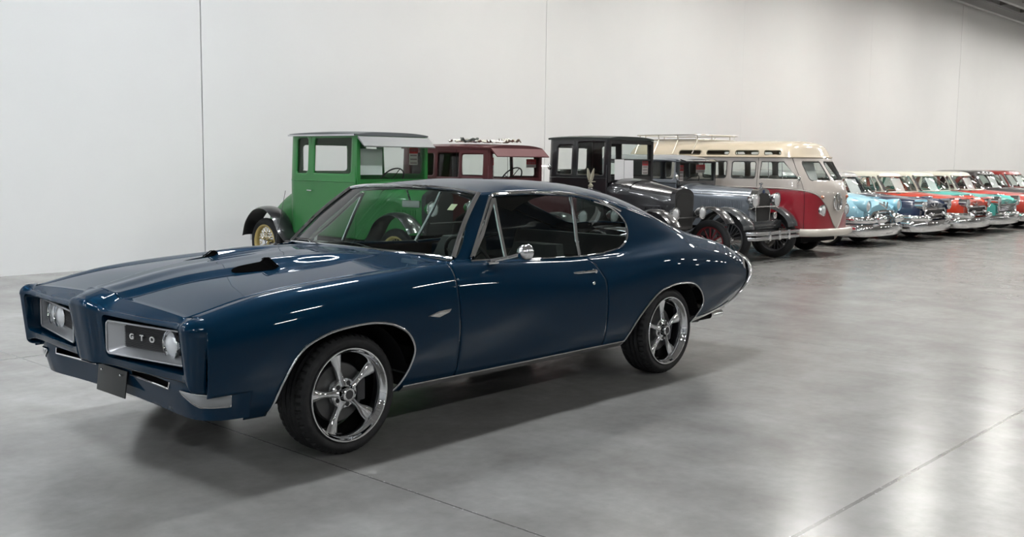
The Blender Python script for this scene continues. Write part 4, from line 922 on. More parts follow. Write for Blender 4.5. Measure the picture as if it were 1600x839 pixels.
# ---- silver-grey sedan (1930 style)
def grey_sedan():
    root = thing('vintage_sedan', 'silver grey vintage sedan with chrome headlamps and two-bar front bumper', 'car', su(14.05, -7.45, 0), HEAD)
    GM = paint('silver_grey_paint', (.20, .22, .25), .3, .35, 1.); GM2 = paint('dark_grey_fender', (.05, .055, .06), .25, .2, 1.)
    R = .36
    for x in (-.45, -2.85):
        old_wheel(root, (x, .70, R), R, .12, 'wire', mat('dark_steel_wheel', (.16, .16, .17), .35, .7)); old_wheel(root, (x, -.70, R), R, .12, 'wire', MATS['dark_steel_wheel'], True)
    q = MB(); q.box((-3.2, -.34, .36), (-.2, .34, .46)); q.tube([(-.45, -.66, .36), (-.45, .66, .36)], .025, 8); q.tube([(-2.85, -.66, .36), (-2.85, .66, .36)], .03, 8); q.build('chassis', M_DARKMETAL, root)
    for sg in (1, -1):
        q = MB(); strip_loft(q, [(-1.25, .42), (-1.02, .52), (-.82, .74), (-.58, .84), (-.38, .82), (-.20, .72), (-.10, .60), (-.08, .52)], 0, sg * .52, sg * .84, .05); q.build('front_fender', GM2, root)
        q = MB(); strip_loft(q, [(-2.25, .40), (-2.42, .56), (-2.60, .75), (-2.85, .82), (-3.1, .75), (-3.26, .55), (-3.3, .42)], 0, sg * .54, sg * .84, .05); q.build('rear_fender', GM2, root)
        q = MB(); q.box((-2.3, .56 if sg > 0 else -.80, .38), (-1.2, .80 if sg > 0 else -.56, .42), .01); q.build('running_board', M_BLACK, root)
    # inner fender skirt / frame front
    q = MB(); q.box((-.30, -.50, .50), (-.24, .50, .62), .01); q.prism([(-.30, .62), (-.60, .80), (-.60, .45), (-.30, .45)], 'y', -.50, .50); q.build('front_apron', GM2, root)
    pts = [(-.19, .50), (-.235, .80), (-.225, 1.00), (-.16, 1.085), (-.07, 1.11), (.07, 1.11), (.16, 1.085), (.225, 1.00), (.235, .80), (.19, .50)]
    q = MB(); q.prism(pts, 'x', -.40, -.29); rs = q.build('radiator_shell', M_CHROME, root, angle=25)
    q = MB(); q.prism([(y * .87, .53 + (z - .50) * .84) for y, z in pts], 'x', -.29, -.283); q.build('radiator_core', mat('radiator_mesh', (.012, .012, .012), .7), rs)
    q = MB(); q.lathe([(.035, 0), (.038, .015), (.012, .03), (.012, .05), (.03, .065), (.03, .08), (.0005, .09)], (-.34, 0, 1.11), 'z', 16); q.build('radiator_cap', M_CHROME, rs)
    q = MB(); q.lathe([(.030, .0), (.028, .006), (.0005, .008)], (-.285, 0, 1.06), 'x', 16); q.build('round_badge', mat('badge_blue', (.03, .05, .12), .3), rs)
    G = []
    for a in np.linspace(0, 1, 10):
        x = -.40 - 1.0 * a; w_ = .232 + .24 * a ** 1.1; zh = 1.10 + .055 * a; G.append([(x, -w_ * .96, .52), (x, -w_, zh - .20)] + [(x, w_ * math.copysign(abs(math.cos(b)) ** .75, math.cos(b)), zh - .17 + .17 * math.sin(b) ** .8) for b in np.linspace(PI, 0, 15)] + [(x, w_, zh - .20), (x, w_ * .96, .52)])
    q = MB(); q.grid(np.array(G)); q.build('bonnet', GM, root, angle=40)
    for sg in (1, -1):
        q = MB()
        for k in range(20): x = -.52 - k * .032; w_ = .232 + .24 * ((-x - .4)) ** 1.1; q.obox((x, sg * (w_ + .001), .86), (.012, .014, .13), None, .004)
        q.build('bonnet_louvres', GM, root)
        q = MB(); q.tube([(-.42, sg * .24, 1.0), (-1.40, sg * .475, 1.03)], .006, 6); q.build('hood_moulding', M_SATIN, root)
    # cowl, body sides
    HW, XF, XR, zb, zt = .565, -1.50, -3.15, 1.17, 1.58
    G = []
    for a in np.linspace(0, 1, 5):
        x = -1.38 - .14 * a; w_ = .48 + .085 * a; zh = 1.155 + .02 * a; G.append([(x, -w_, .46), (x, -w_, zh - .2)] + [(x, w_ * math.copysign(abs(math.cos(b)) ** .7, math.cos(b)), zh - .18 + .18 * math.sin(b) ** .8) for b in np.linspace(PI, 0, 15)] + [(x, w_, zh - .2), (x, w_, .46)])
    q = MB(); q.grid(np.array(G)); q.build('cowl', GM, root, angle=40)
    q = MB()
    for sg in (1, -1): headlamp(root, (-.24, sg * .33, .94), .105, M_CHROME, .16); q.lathe([(.0005, -.06), (.03, -.045), (.038, 0), (.030, .01), (.0005, .016)], (-1.36, sg * .50, 1.08), 'x', 14)
    q.build('cowl_lamp', M_CHROME, root)
    q = MB(); q.tube([(-.28, -.46, .80), (-.27, -.33, .84), (-.27, .33, .84), (-.28, .46, .80)], .014, 8); q.build('lamp_bar', M_CHROME, root)
    q = MB(); q.lathe([(.05, 0), (.055, .03), (.045, .035), (.0005, .03)], (-.22, .20, .70), 'x', 18); q.build('horn', M_CHROME, root)
    zf = lambda x: (.46, 1.545); yf = lambda x, z: HW - .05 * max(0, z - zb) / .4 - .04 * max(0, .7 - z) - .12 * max(0, (XR + .3 - x) / .3) ** 2
    wins = [rrect(-1.98, -1.56, 1.225, 1.50, .04), rrect(-2.46, -2.06, 1.225, 1.50, .04), rrect(-2.92, -2.56, 1.225, 1.50, .05)]
    for sg in (1, -1):
        V, F = wall_panel(XR, XF, zf, wins, yf, .025); q = MB(); q.add([(x, sg * y, z) for x, y, z in V], F); solid(q.build('body_side', GM, root, angle=40), .02)
        for wp in wins:
            xs_ = [p[0] for p in wp]; zs_ = [p[1] for p in wp]; q = MB(); q.grid(np.array([[(x, sg * (yf(x, z) - .012), z) for z in (min(zs_), max(zs_))] for x in (min(xs_), max(xs_))])); q.build('side_glass', G_BG, root, smooth=False)
        q = MB(); q.tube([(x, sg * (yf(x, zb) + .010), zb) for x in np.linspace(XR, XF, 10)], .009, 6); q.build('belt_moulding', GM2, root)
    q = MB(); G = np.array([[(XR - .04 * (1 - t * t), t * .44, z) for z in np.linspace(.46, 1.545, 30)] for t in np.linspace(-1, 1, 24)]); V, F = cutgrid(G, [rrect(-.3, .3, 1.25, 1.47, .03)], 1, 2); q.add(V, F); solid(q.build('body_back', GM, root), .02)
    G = []
    for a in np.linspace(0, 1, 18):
        x = XR - .02 + (XF + .06 - XR) * a; e = 1 - .22 * max(0, (.12 - a) / .12) ** 2; dz = -.07 * max(0, (a - .75) / .25) ** 2 - .06 * max(0, (.15 - a) / .15) ** 2
        G.append([(x, t * HW * e, 1.535 + dz * .3 + (.085 + dz * .7) * (1 - abs(t) ** 2.6)) for t in np.linspace(-1, 1, 21)] + [(x, t * HW * e, 1.52 + dz * .3) for t in np.linspace(1, -1, 21)])
    q = MB(); q.grid(np.array(G), closed_v=True); n = len(q.V); q.F += [tuple(range(42)), tuple(range(n - 42, n))]; q.M += [0, 0]; q.build('roof', GM, root, angle=40)
    q = MB(); q.prism([(XF + .02, 1.545), (XF + .13, 1.515), (XF + .12, 1.505), (XF + .02, 1.52)], 'y', -.50, .50); q.build('sun_visor', GM2, root)
    q = MB()
    for sg in (1, -1): q.box((XF - .03, .50 if sg > 0 else -.555, 1.13), (XF + .02, .555 if sg > 0 else -.50, 1.53), .008)
    q.box((XF - .02, -.52, 1.485), (XF + .02, .52, 1.525)); q.box((XF - .02, -.52, 1.14), (XF + .03, .52, 1.20)); q.build('windscreen_frame', GM2, root, smooth=False)
    q = MB(); q.grid(np.array([[(XF + .0, y, z) for z in (1.19, 1.49)] for y in (-.51, .51)])); q.build('windscreen', G_BG, root, smooth=False)
    q = MB(); q.box((XR + .1, -.5, .5), (XR + .6, .5, .8), .04); q.box((XR + .08, -.5, .8), (XR + .22, .5, 1.22), .04); q.box((-2.25, -.5, .5), (-1.95, .5, .78), .04); q.box((-2.30, -.5, .78), (-2.2, .5, 1.20), .04); q.build('bench_seat', M_VINYL, root)
    q = MB(); q.box((XR, -.53, .44), (-1.3, .53, .48)); q.build('cab_floor', M_VOID, root)
    ctr = Vector((-1.78, .26, 1.14)); ax = Vector((-.80, 0, .6)).normalized(); e1 = Vector((0, 1, 0)); e2 = ax.cross(e1)
    q = MB(); q.tube([ctr + (e1 * math.cos(t) + e2 * math.sin(t)) * .19 for t in np.linspace(0, 2 * PI, 30)[:-1]], .010, 6, closed=True); q.tube([ctr, ctr - ax * .5], .012, 6); q.build('steering_wheel', M_BLACK, root)
    # two flat bumper bars with clamps
    q = MB()
    for dz in (0, -.075):
        P = crom(np.array([(-.14, -.76), (-.03, -.70), (.0, -.4), (.005, 0), (.0, .4), (-.03, .70), (-.14, .76)]), 5); G = [[(x + dx, y, .455 + dz + h) for dx, h in ((0, -.024), (.008, -.018), (.010, 0), (.008, .018), (0, .024), (-.006, 0))] for x, y in P]; q.grid(np.array(G), closed_v=True)
    q.build('front_bumper', M_SATIN, root)
    q = MB()
    for y in (-.30, 0, .30): q.box((-.012, y - .022, .34), (.018, y + .022, .49), .006)
    for y in (-.32, .32): q.tube([(0, y, .42), (-.3, y * .95, .42)], .016, 6)
    q.build('bumper_clamp', M_CHROME, root)
    q = MB()
    q.tube([(-1.46, -.545, 1.20), (-1.42, -.66, 1.25)], .006, 6); q.ball((-1.42, -.67, 1.26), .045, 14, (.35, 1, 1)); q.build('side_mirror', M_CHROME, root)
    return root
grey_sedan()

# ---- two-tone bus
def outline(pts, n): 
    P = crom(np.array(pts), n); return P
def bus():
    root = thing('camper_bus', 'red and cream two-tone bus with split windscreen and roof rack', 'van', su(15.77, -7.36, 0), HEAD)
    RD = paint('bus_red', (.30, .010, .022), .3); CR = paint('bus_warm_grey', (.50, .455, .42), .35); RF = paint('bus_beige_roof', (.62, .53, .40), .4)
    half = [(0,0),(-.008,.15),(-.035,.36),(-.09,.55),(-.20,.69),(-.36,.765),(-.60,.798),(-1.0,.80),(-1.6,.80),(-2.4,.80),(-3.2,.79),(-3.55,.745),(-3.74,.62),(-3.82,.40),(-3.84,0)]
    P = crom(np.array(half), 8); A = np.concatenate([[0], np.cumsum(np.linalg.norm(np.diff(P, axis=0), axis=1))])
    def aX(X): i = np.searchsorted(-P[:, 0], -X); return float(np.interp(-X, -P[:, 0], A))
    def surf(a, z, inset=0.):
        sg = 1 if a >= 0 else -1; a_ = abs(a); x = float(np.interp(a_, A, P[:, 0])); y = float(np.interp(a_, A, P[:, 1]))
        if inset: f_ = 1 - inset / .8; y *= f_; x = -1.92 + (x + 1.92) * (1 - inset / 1.95)
        k = max(0., 1 + x / 1.0) ** 1.2; x -= .38 * k * sstep(.95, 1.75, z) ** 1.0 - .05 * k * sstep(.9, .3, z) * 0
        y *= 1 - .045 * sstep(1.1, 1.6, z) - .05 * sstep(.55, .28, z)
        return (x, sg * y, z)
    av = np.concatenate([-A[::-1], A[1:]]); az = np.linspace(.33, 1.60, 66); av = np.interp(np.linspace(0, len(av) - 1, 420), np.arange(len(av)), av)
    G = np.array([[(*surf(a, z), a) for z in az] for a in av])
    vline = [(0,.44),(.10,.52),(.22,.68),(.36,.85),(.52,.985),(.70,1.055),(1.0,1.09),(1.5,1.10),(3,1.10),(5.2,1.10)]
    vl = [tuple(p) for p in crom(np.array(vline), 5)]
    full = [(-a, z) for a, z in vl[::-1]] + vl
    upper = full + [(6, 3), (-6, 3)]; lower = full[::-1] + [(-6, -1), (6, -1)]
    lower = [(-6, 1.10)] + full + [(6, 1.10), (6, -1), (-6, -1)]; upper = [(-6, 1.10)] + full + [(6, 1.10), (6, 3), (-6, 3)]
    ws = rrect(.055, .60, 1.225, 1.53, .05); wins = []
    for sg in (1, -1):
        m_ = lambda poly: [(sg * p[0], p[1]) for p in poly]
        wins.append(m_(ws))
        wins.append(m_([(aX(-.98), 1.245), (aX(-.24), 1.245), (aX(-.42), 1.52), (aX(-.95), 1.52)]))
        for x0, x1 in ((-1.50, -1.06), (-2.05, -1.60), (-2.60, -2.15), (-3.12, -2.70)): wins.append(m_(rrect(aX(x1), aX(x0), 1.245, 1.52, .04)))
    arches = []
    for sg in (1, -1):
        for xc in (-.86, -3.05): ac = aX(xc); arches.append([(sg * (ac + .36 * math.cos(t)), .30 + .36 * math.sin(t)) for t in np.linspace(-.4, PI + .4, 26)])
    def comp(V, F):
        used = sorted({i for f in F for i in f}); mp = {i: k for k, i in enumerate(used)}; return V[used][:, :3], [[mp[i] for i in f] for f in F]
    Gp = G
    def cut4(polys):
        V, F = cutgrid(Gp, polys, 3, 2); return V, F
    import types
    def run(polys):
        P4 = Gp.copy(); 
        return cutgrid4(P4, polys)
    V, F = cutgrid4(G, [upper] + arches); V, F = comp(V, F); q = MB(); q.add(V, F); solid(q.build('lower_body', RD, root, angle=50), .012)
    V, F = cutgrid4(G, [lower] + wins); V, F = comp(V, F); q = MB(); q.add(V, F); solid(q.build('upper_body', CR, root, angle=50), .012)
    # belt moulding following the V, window rubbers and panes
    q = MB(); q.tube([surf(a, z, -.010) for a, z in full if abs(a) < A[-1]], .011, 6); q.build('belt_moulding', CR, root)
    q = MB(); q2 = MB()
    for wpoly in wins:
        q.tube([surf(a, z, -.003) for a, z in wpoly], .009, 5, closed=True)
        xs_ = [p[0] for p in wpoly]; zs_ = [p[1] for p in wpoly]
        q2.grid(np.array([[surf(a, z, .012) for z in np.linspace(min(zs_), max(zs_), 3)] for a in np.linspace(min(xs_), max(xs_), 5)]))
    q.build('window_rubber', mat('rubber_grey', (.06, .06, .06), .6), root); q2.build('window_pane', G_BG, root)
    q = MB()
    for sg in (1, -1): 
        for X in (-.52, -.80): a = sg * aX(X); q.tube([surf(a, 1.25, .004), surf(a - sg * (.05 if X > -.6 else 0), 1.515, .004)], .007, 5)
    q.build('window_bar', M_SATIN, root)
    # roof with skylights
    rows = [(0, 1.60), (.012, 1.63), (.03, 1.67), (.055, 1.71), (.10, 1.76), (.17, 1.80), (.28, 1.83), (.42, 1.85), (.60, 1.86), (.78, 1.865)]
    RR = crom(np.array(rows), 4); Gr = np.array([[(*surf(a, z, d), a) for d, z in RR] for a in av]); sky = []
    for sg in (1, -1):
        for x0, x1 in ((-.90, -.46), (-1.46, -1.02), (-2.02, -1.58), (-2.58, -2.14)): sky.append([(sg * p[0], p[1]) for p in rrect(aX(x1), aX(x0), 1.63, 1.70, .03)])
    V, F = cutgrid4(Gr, sky); V, F = comp(V, F); q = MB(); q.add(V, F); solid(q.build('roof', RF, root, angle=60), .012)
    q = MB(); q2 = MB()
    dz_ = lambda z: float(np.interp(z, [r[1] for r in rows], [r[0] for r in rows]))
    for p_ in sky:
        q.tube([surf(a, z, dz_(z) - .004) for a, z in p_], .008, 5, closed=True); xs_ = [p[0] for p in p_]
        q2.grid(np.array([[surf(a, z, dz_(z) + .012) for z in (1.62, 1.66, 1.71)] for a in np.linspace(min(xs_), max(xs_), 4)]))
    q.build('skylight_rubber', mat('skylight_olive', (.16, .14, .09), .5), root); q2.build('skylight_pane', G_BG, root)
    q = MB(); q.tube([surf(a, 1.598, -.018) for a in av[10:-10:3]], .013, 6); q.build('roof_gutter', RF, root)
    # bumper, lamps, emblem
    q = MB(); Gb = []
    for a in np.linspace(-aX(-.62), aX(-.62), 50):
        c = Vector(surf(a, .40, -.075)); o_ = Vector(surf(a, .40, -.085)) - Vector(surf(a, .40, -.075)); o_.z = 0; o_.normalize()
        Gb.append([tuple(c + o_ * (.040 * math.cos(t)) + Vector((0, 0, .062 * math.sin(t)))) for t in np.linspace(0, 2 * PI, 13)[:-1]])
    q.grid(np.array(Gb), closed_v=True); n = len(q.V); q.F += [tuple(range(12)), tuple(range(n - 12, n))]; q.M += [0, 0]; q.build('front_bumper', paint('bumper_cream', (.62, .58, .52), .35), root)
    for sg in (1, -1):
        c = surf(sg * .42, .755); q = MB(); q.lathe([(.095, -.05), (.10, .0), (.092, .018), (.082, .02)], (c[0] + .01, c[1], c[2]), 'x', 28); hl = q.build('headlamp_ring', M_CHROME, root)
        q = MB(); q.lathe([(.083, .012), (.05, .03), (.0005, .036)], (c[0] + .01, c[1], c[2]), 'x', 28); q.build('headlamp_lens', M_LENS, hl)
        c = surf(sg * .44, .965); q = MB(); q.ball((c[0] + .012, c[1], c[2]), .040, 12, (.6, 1.2, .7)); q.build('turn_signal', mat('amber_signal', (.55, .20, .12), .25, 0, .5), root)
    c = surf(0, .89); q = MB(); cx = c[0] + .018
    q.tube([(cx, .135 * math.cos(t), .880 + .135 * math.sin(t)) for t in np.linspace(0, 2 * PI, 33)[:-1]], .012, 8, closed=True)
    for a_, b_ in (((-.045, .125), (0, .01)), ((.045, .125), (0, .01)), ((-.115, .055), (-.045, -.115)), ((-.045, -.115), (0, -.02)), ((0, -.02), (.045, -.115)), ((.045, -.115), (.115, .055))): q.tube([(cx + .004, a_[0], .880 + a_[1]), (cx + .004, b_[0], .880 + b_[1])], .010, 6)
    q.build('round_emblem', M_CHROME, root)
    for sg in (1, -1):
        for xc in (-.86, -3.05): old_wheel(root, (xc, sg * .67, .29), .29, .13, 'disc', mat('bus_wheel', (.45, .43, .40), .4), sg < 0)
    q = MB(); q.box((-3.6, -.60, .22), (-.3, .60, .34)); q.box((-3.7, -.70, .42), (-.25, .70, .46)); q.build('underfloor', M_VOID, root)
    q = MB()
    for x in (-1.05, -1.75, -2.45): q.box((x - .35, -.62, .60), (x, .62, .82), .04); q.box((x - .42, -.62, .80), (x - .33, .62, 1.28), .03)
    q.build('bench_seat', mat('bus_upholstery', (.30, .29, .27), .7), root)
    q = MB(); q.box((-.42, -.60, 1.02), (-.18, .60, 1.17), .03); q.build('dashboard', CR, root)
    ctr = Vector((-.52, .34, 1.17)); q = MB(); q.tube([ctr + Vector((.19 * math.cos(t), .19 * math.sin(t), .10 * math.cos(t) * -1)) for t in np.linspace(0, 2 * PI, 28)[:-1]], .010, 6, closed=True); q.tube([ctr, ctr + Vector((.2, 0, -.6))], .014, 6); q.build('steering_wheel', M_BLACK, root)
    # seams of the cab door
    q = MB()
    for sg in (1, -1):
        for X in (-.22, -1.02): a = sg * aX(X); q.tube([surf(a, z, -.009) for z in np.linspace(.38, 1.58, 10)], .0035, 4)
    q.build('door_seam', M_VOID, root)
    q = MB(); q.tube([surf(-aX(-.95), 1.05, -.02), surf(-aX(-.95), 1.05, -.045), surf(-aX(-.85), 1.05, -.045)], .010, 6); q.build('door_handle', M_CHROME, root)
    q = MB(); q.tube([surf(-aX(-.30), 1.16, -.005), surf(-aX(-.26), 1.22, -.09)], .007, 6); q.ball(surf(-aX(-.26), 1.25, -.11), .05, 14, (.35, 1, 1)); q.build('side_mirror', M_CHROME, root)
    for z in (1.27, 1.40): pass
    # roof rack
    q = MB()
    x0, x1, w_ = -3.60, -2.20, .60
    loop = lambda z, e: [(x0 - e, -w_ + .1, z), (x0 - e, w_ - .1, z), (x0 + .1, w_ + e, z), (x1 - .1, w_ + e, z), (x1 + e, w_ - .1, z), (x1 + e, -w_ + .1, z), (x1 - .1, -w_ - e, z), (x0 + .1, -w_ - e, z)]
    lp = crom(np.array(loop(1.965, .03)), 5, True); q.tube([tuple(p) for p in lp], .010, 6, closed=True); lp = crom(np.array(loop(1.885, 0)), 5, True); q.tube([tuple(p) for p in lp], .009, 6, closed=True)
    for x in np.linspace(x0 + .1, x1 - .1, 4):
        for sg in (1, -1): q.tube([(x, sg * (w_ + .02), 1.965), (x, sg * w_, 1.885), (x, sg * .765, 1.64)], .009, 6)
    for y in np.linspace(-w_ + .08, w_ - .08, 9): q.box((x0, y - .02, 1.88), (x1, y + .02, 1.892))
    for y in (-.3, .3): q.tube([(x0, y, 1.965), (x0, y, 1.885)], .008, 6); q.tube([(x1, y, 1.965), (x1, y, 1.885)], .008, 6)
    rk = q.build('roof_rack', mat('rack_metal', (.55, .52, .46), .3, .8), root)
    q = MB(); q.tube([(-.48, -.14, 1.35), (-.60, -.14, 1.50)], .006, 5); q.box((-.52, -.20, 1.38), (-.50, -.08, 1.43)); q.build('interior_mirror', M_DARKMETAL, root)
    return root
def cutgrid4(G, polys):
    """cutgrid on a grid carrying (x,y,z,a): the polygons live in the (a,z) sheet"""
    return cutgrid(G4(G), polys, 3, 2)
def G4(G): return G
_cg = cutgrid
def cutgrid(P, polys, ia=0, ib=2):
    V, F = _cgN(P, polys, ia, ib); return V, F
def _cgN(P, polys, ia, ib):
    P = np.asarray(P, float).copy(); nu, nv, nd = P.shape
    bb = [(min(p[0] for p in po), max(p[0] for p in po), min(p[1] for p in po), max(p[1] for p in po)) for po in polys]
    inside = np.zeros((nu, nv), bool)
    for po in polys: inside |= inpoly(P[..., ia], P[..., ib], po)
    def ins(r):
        for po, b in zip(polys, bb):
            if b[0] <= r[ia] <= b[1] and b[2] <= r[ib] <= b[3] and _pin(r[ia], r[ib], po): return True
        return False
    best = {}
    def cross(i0, j0, i1, j1):
        p = P[i0, j0]; q = P[i1, j1]; lo, hi = 0., 1.; s0 = inside[i0, j0]
        for _ in range(9):
            m = (lo + hi) / 2
            if ins(p + (q - p) * m) == s0: lo = m
            else: hi = m
        r = p + (q - p) * lo
        for i, j, d in ((i0, j0, lo), (i1, j1, 1 - lo)):
            if d <= .5 and ((i, j) not in best or best[(i, j)][0] > d): best[(i, j)] = (d, r)
    I, J = np.where(inside[:-1, :] != inside[1:, :])
    for i, j in zip(I, J): cross(i, j, i + 1, j)
    I, J = np.where(inside[:, :-1] != inside[:, 1:])
    for i, j in zip(I, J): cross(i, j, i, j + 1)
    st = np.where(inside, 1, -1)
    for (i, j), (d, r) in best.items(): P[i, j] = r; st[i, j] = 0
    F = []
    for i in range(nu - 1):
        for j in range(nv - 1):
            ss = (st[i, j], st[i + 1, j], st[i + 1, j + 1], st[i, j + 1]); idx = (i * nv + j, (i + 1) * nv + j, (i + 1) * nv + j + 1, i * nv + j + 1); mx_ = max(ss); mn = min(ss)
            if mx_ <= 0:
                if mn < 0: F.append(list(idx))
                elif not ins((P[i, j] + P[i + 1, j] + P[i + 1, j + 1] + P[i, j + 1]) / 4): F.append(list(idx))
            elif mn >= 0: continue
            else:
                for t in ((0, 1, 2), (0, 2, 3)):
                    if max(ss[k] for k in t) <= 0: F.append([idx[k] for k in t])
    return P.reshape(-1, nd), F
def _pin(x, y, po):
    c = False; j = len(po) - 1
    for i in range(len(po)):
        xi, yi = po[i]; xj, yj = po[j]
        if (yi > y) != (yj > y) and x < (xj - xi) * (y - yi) / (yj - yi) + xi: c = not c
        j = i
    return c
bus()

# ---- 1950s cars
def fifties(label, s, u0, k, body_m, roof_m, kind, wheel_m, name='classic_car', inner=None, whitewall=False):
    root = thing(name, label, 'car', su(s, u0, 0), HEAD, None, k)
    wx = (-.92, -3.86)
    kx = [-.14, -.30, -.7, -1.2, -1.75, -2.6, -3.5, -4.3, -4.95]
    if kind == 'bulb':      # rounder, higher nose
        K = [[(0, z) for z in (.86, .96, 1.05, 1.09, 1.10, 1.0, 1.0, 1.03, .96)], [(.40, z) for z in (.80, .90, 1.0, 1.05, 1.08, 1.0, 1.0, 1.02, .95)], [(.56, z) for z in (.74, .82, .90, .96, 1.0, .99, .99, 1.0, .93)],
             [(y, z) for y, z in zip((.70, .74, .76, .77, .77, .76, .77, .76, .70), (.86, .92, .95, .97, .99, .98, .97, 1.0, 1.02))], [(y, z) for y, z in zip((.80, .88, .90, .90, .88, .87, .90, .88, .80), (.78, .82, .85, .87, .89, .89, .89, .90, .90))],
             [(y, z) for y, z in zip((.84, .94, .97, .97, .95, .95, .98, .95, .85), (.62,) * 9)], [(y, z) for y, z in zip((.82, .92, .95, .95, .93, .93, .96, .92, .82), (.42,) * 9)], [(y, z) for y, z in zip((.74, .84, .88, .88, .87, .87, .88, .85, .75), (.30,) * 9)]]
    else:
        K = [[(0, z) for z in (.845, .89, .95, .985, 1.02, .98, .97, 1.0, .93)], [(.42, z) for z in (.82, .865, .925, .965, 1.0, .98, .97, .99, .92)], [(.56, z) for z in (.79, .83, .885, .93, .97, .97, .96, .97, .90)],
             [(y, z) for y, z in zip((.70, .72, .73, .74, .745, .74, .75, .75, .72), (.90, .915, .935, .95, .97, .965, .96, .98, 1.0))], [(y, z) for y, z in zip((.80, .84, .86, .86, .85, .84, .86, .86, .80), (.85, .865, .88, .89, .90, .89, .89, .90, .90))],
             [(y, z) for y, z in zip((.82, .89, .915, .92, .91, .90, .92, .91, .84), (.64,) * 9)], [(y, z) for y, z in zip((.80, .87, .90, .905, .90, .89, .905, .89, .82), (.42,) * 9)], [(y, z) for y, z in zip((.72, .80, .84, .85, .84, .84, .85, .83, .76), (.28,) * 9)]]
    R8 = [(pchip(kx, [p[0] for p in r]), pchip(kx, [p[1] for p in r])) for r in K]
    def sec(x): return crom(np.array([[float(a(x)), float(b(x))] for a, b in R8]), 6)
    G = np.array([[(x, y, z) for y, z in sec(x)] for x in np.concatenate([np.linspace(-4.95, -.35, 110), np.linspace(-.32, -.14, 12)])])
    G[..., 1] = np.maximum(G[..., 1], 0)
    arches = [[(xc + .38 * math.cos(t), .33 + .38 * math.sin(t)) for t in np.linspace(-.6, PI + .6, 26)] for xc in wx]
    V, F = cutgrid(G, arches, 0, 2); n = len(V); q = MB(); q.add(V, F); q.add([(x, -y, z) for x, y, z in V], [f[::-1] for f in F])
    o = q.build('body_shell', body_m, root, angle=50); orient(o, lambda c: (0, c[1], .5)); solid(o, .012, -1)
    e = sec(-.14); fr = [(-.142, y, z) for y, z in e] + [(-.142, -y, z) for y, z in e[::-1][:-1]]
    q = MB(); q.add(fr, [tuple(range(len(fr)))]); e = sec(-4.95); fr = [(-4.948, y, z) for y, z in e] + [(-4.948, -y, z) for y, z in e[::-1][:-1]]; q.add(fr, [tuple(range(len(fr)))]); q.build('end_panel', body_m, root, smooth=False)
    lo = [(-1.62,0),(-1.66,.36),(-1.80,.60),(-2.02,.725),(-2.5,.755),(-3.3,.75),(-3.85,.69),(-4.12,.48),(-4.22,0)]; hi = [(-2.12,0),(-2.14,.32),(-2.20,.50),(-2.34,.595),(-2.7,.62),(-3.25,.605),(-3.58,.54),(-3.74,.35),(-3.80,0)]
    zb_ = .985; NA = 14; Pl = crom(np.array(lo), NA); Ph = crom(np.array(hi), NA); ids = np.arange(len(Pl)) / NA
    def gs_(a, z, ins_=0.):
        a_ = min(abs(a), 8); sg = 1 if a >= 0 else -1; l = [np.interp(a_, ids, Pl[:, i]) for i in (0, 1)]; h = [np.interp(a_, ids, Ph[:, i]) for i in (0, 1)]; t = (z - zb_) / (1.40 - zb_); tt = t + .12 * math.sin(PI * min(1, max(0, t))) * -1
        x = l[0] + (h[0] - l[0]) * tt; y = l[1] + (h[1] - l[1]) * (tt * .75 + .25 * t * t)
        return (-2.9 + (x + 2.9) * (1 - ins_ / 1.1), sg * y * (1 - ins_ / .7), z)
    av = np.linspace(-8, 8, 260); G = np.array([[(*gs_(a, z), a) for z in np.linspace(zb_ - .03, 1.41, 34)] for a in av])
    wins = [rrect(-3.05, 3.05, 1.02, 1.385, .12)]
    for sg in (1, -1):
        for a0, a1 in ((3.32, 3.55), (3.62, 4.75), (4.85, 5.75)): wins.append([(sg * p[0], p[1]) for p in rrect(a0, a1, 1.025, 1.375, .05)])
        wins.append([(sg * p[0], p[1]) for p in rrect(6.3, 9, 1.04, 1.36, .08)])
    V, F = cutgrid(G, wins, 3, 2); q = MB(); q.add(V[:, :3], F); solid(q.build('cabin_shell', roof_m, root, angle=60), .015)
    rw_ = [(0, 1.405), (.02, 1.43), (.07, 1.465), (.16, 1.49), (.30, 1.508), (.5, 1.515)]; rr = crom(np.array(rw_), 3)
    q = MB(); q.grid(np.array([[(lambda p: (p[0], p[1], z))(gs_(a, 1.40, d)) for d, z in rr] for a in av])); n = len(q.V); q.build('roof', roof_m, root, angle=60)
    q = MB(); q2 = MB()
    for w_ in wins:
        q.tube([gs_(a, z, -.006) for a, z in w_ if abs(a) <= 8], .012, 5, closed=max(abs(p[0]) for p in w_) <= 8)
        xs_ = [max(-8, min(8, p[0])) for p in w_]; zs_ = [p[1] for p in w_]; q2.grid(np.array([[gs_(a, z, .014) for z in np.linspace(min(zs_), max(zs_), 3)] for a in np.linspace(min(xs_), max(xs_), 24)]))
    q.tube([gs_(a, z, -.004) for a, z in rrect(-3.14, 3.14, 1.01, 1.392, .12)], .026, 6, closed=True)
    q.build('window_trim', M_CHROME, root); q2.build('window_pane', G_BG, root)
    q = MB(); q.tube([gs_(a, zb_ + .005, -.02) for a in av[::4]], .013, 6); q.build('belt_trim', M_CHROME, root)
    q = MB()
    for x in (-2.35, -3.35): q.box((x - .5, -.62, .50), (x, .62, .72), .05); q.box((x - .58, -.62, .68), (x - .44, .62, 1.12), .05)
    q.box((-1.95, -.66, .82), (-1.75, .66, .985), .03); q.build('cabin_seat', inner or M_VINYL, root)
    q = MB(); q.box((-4.7, -.70, .26), (-1.4, .70, .34)); q.box((-1.35, -.62, .26), (-.3, .62, .70)); q.box((-4.3, -.60, .3), (-3.4, .60, .75)); q.build('underbody', M_VOID, root)
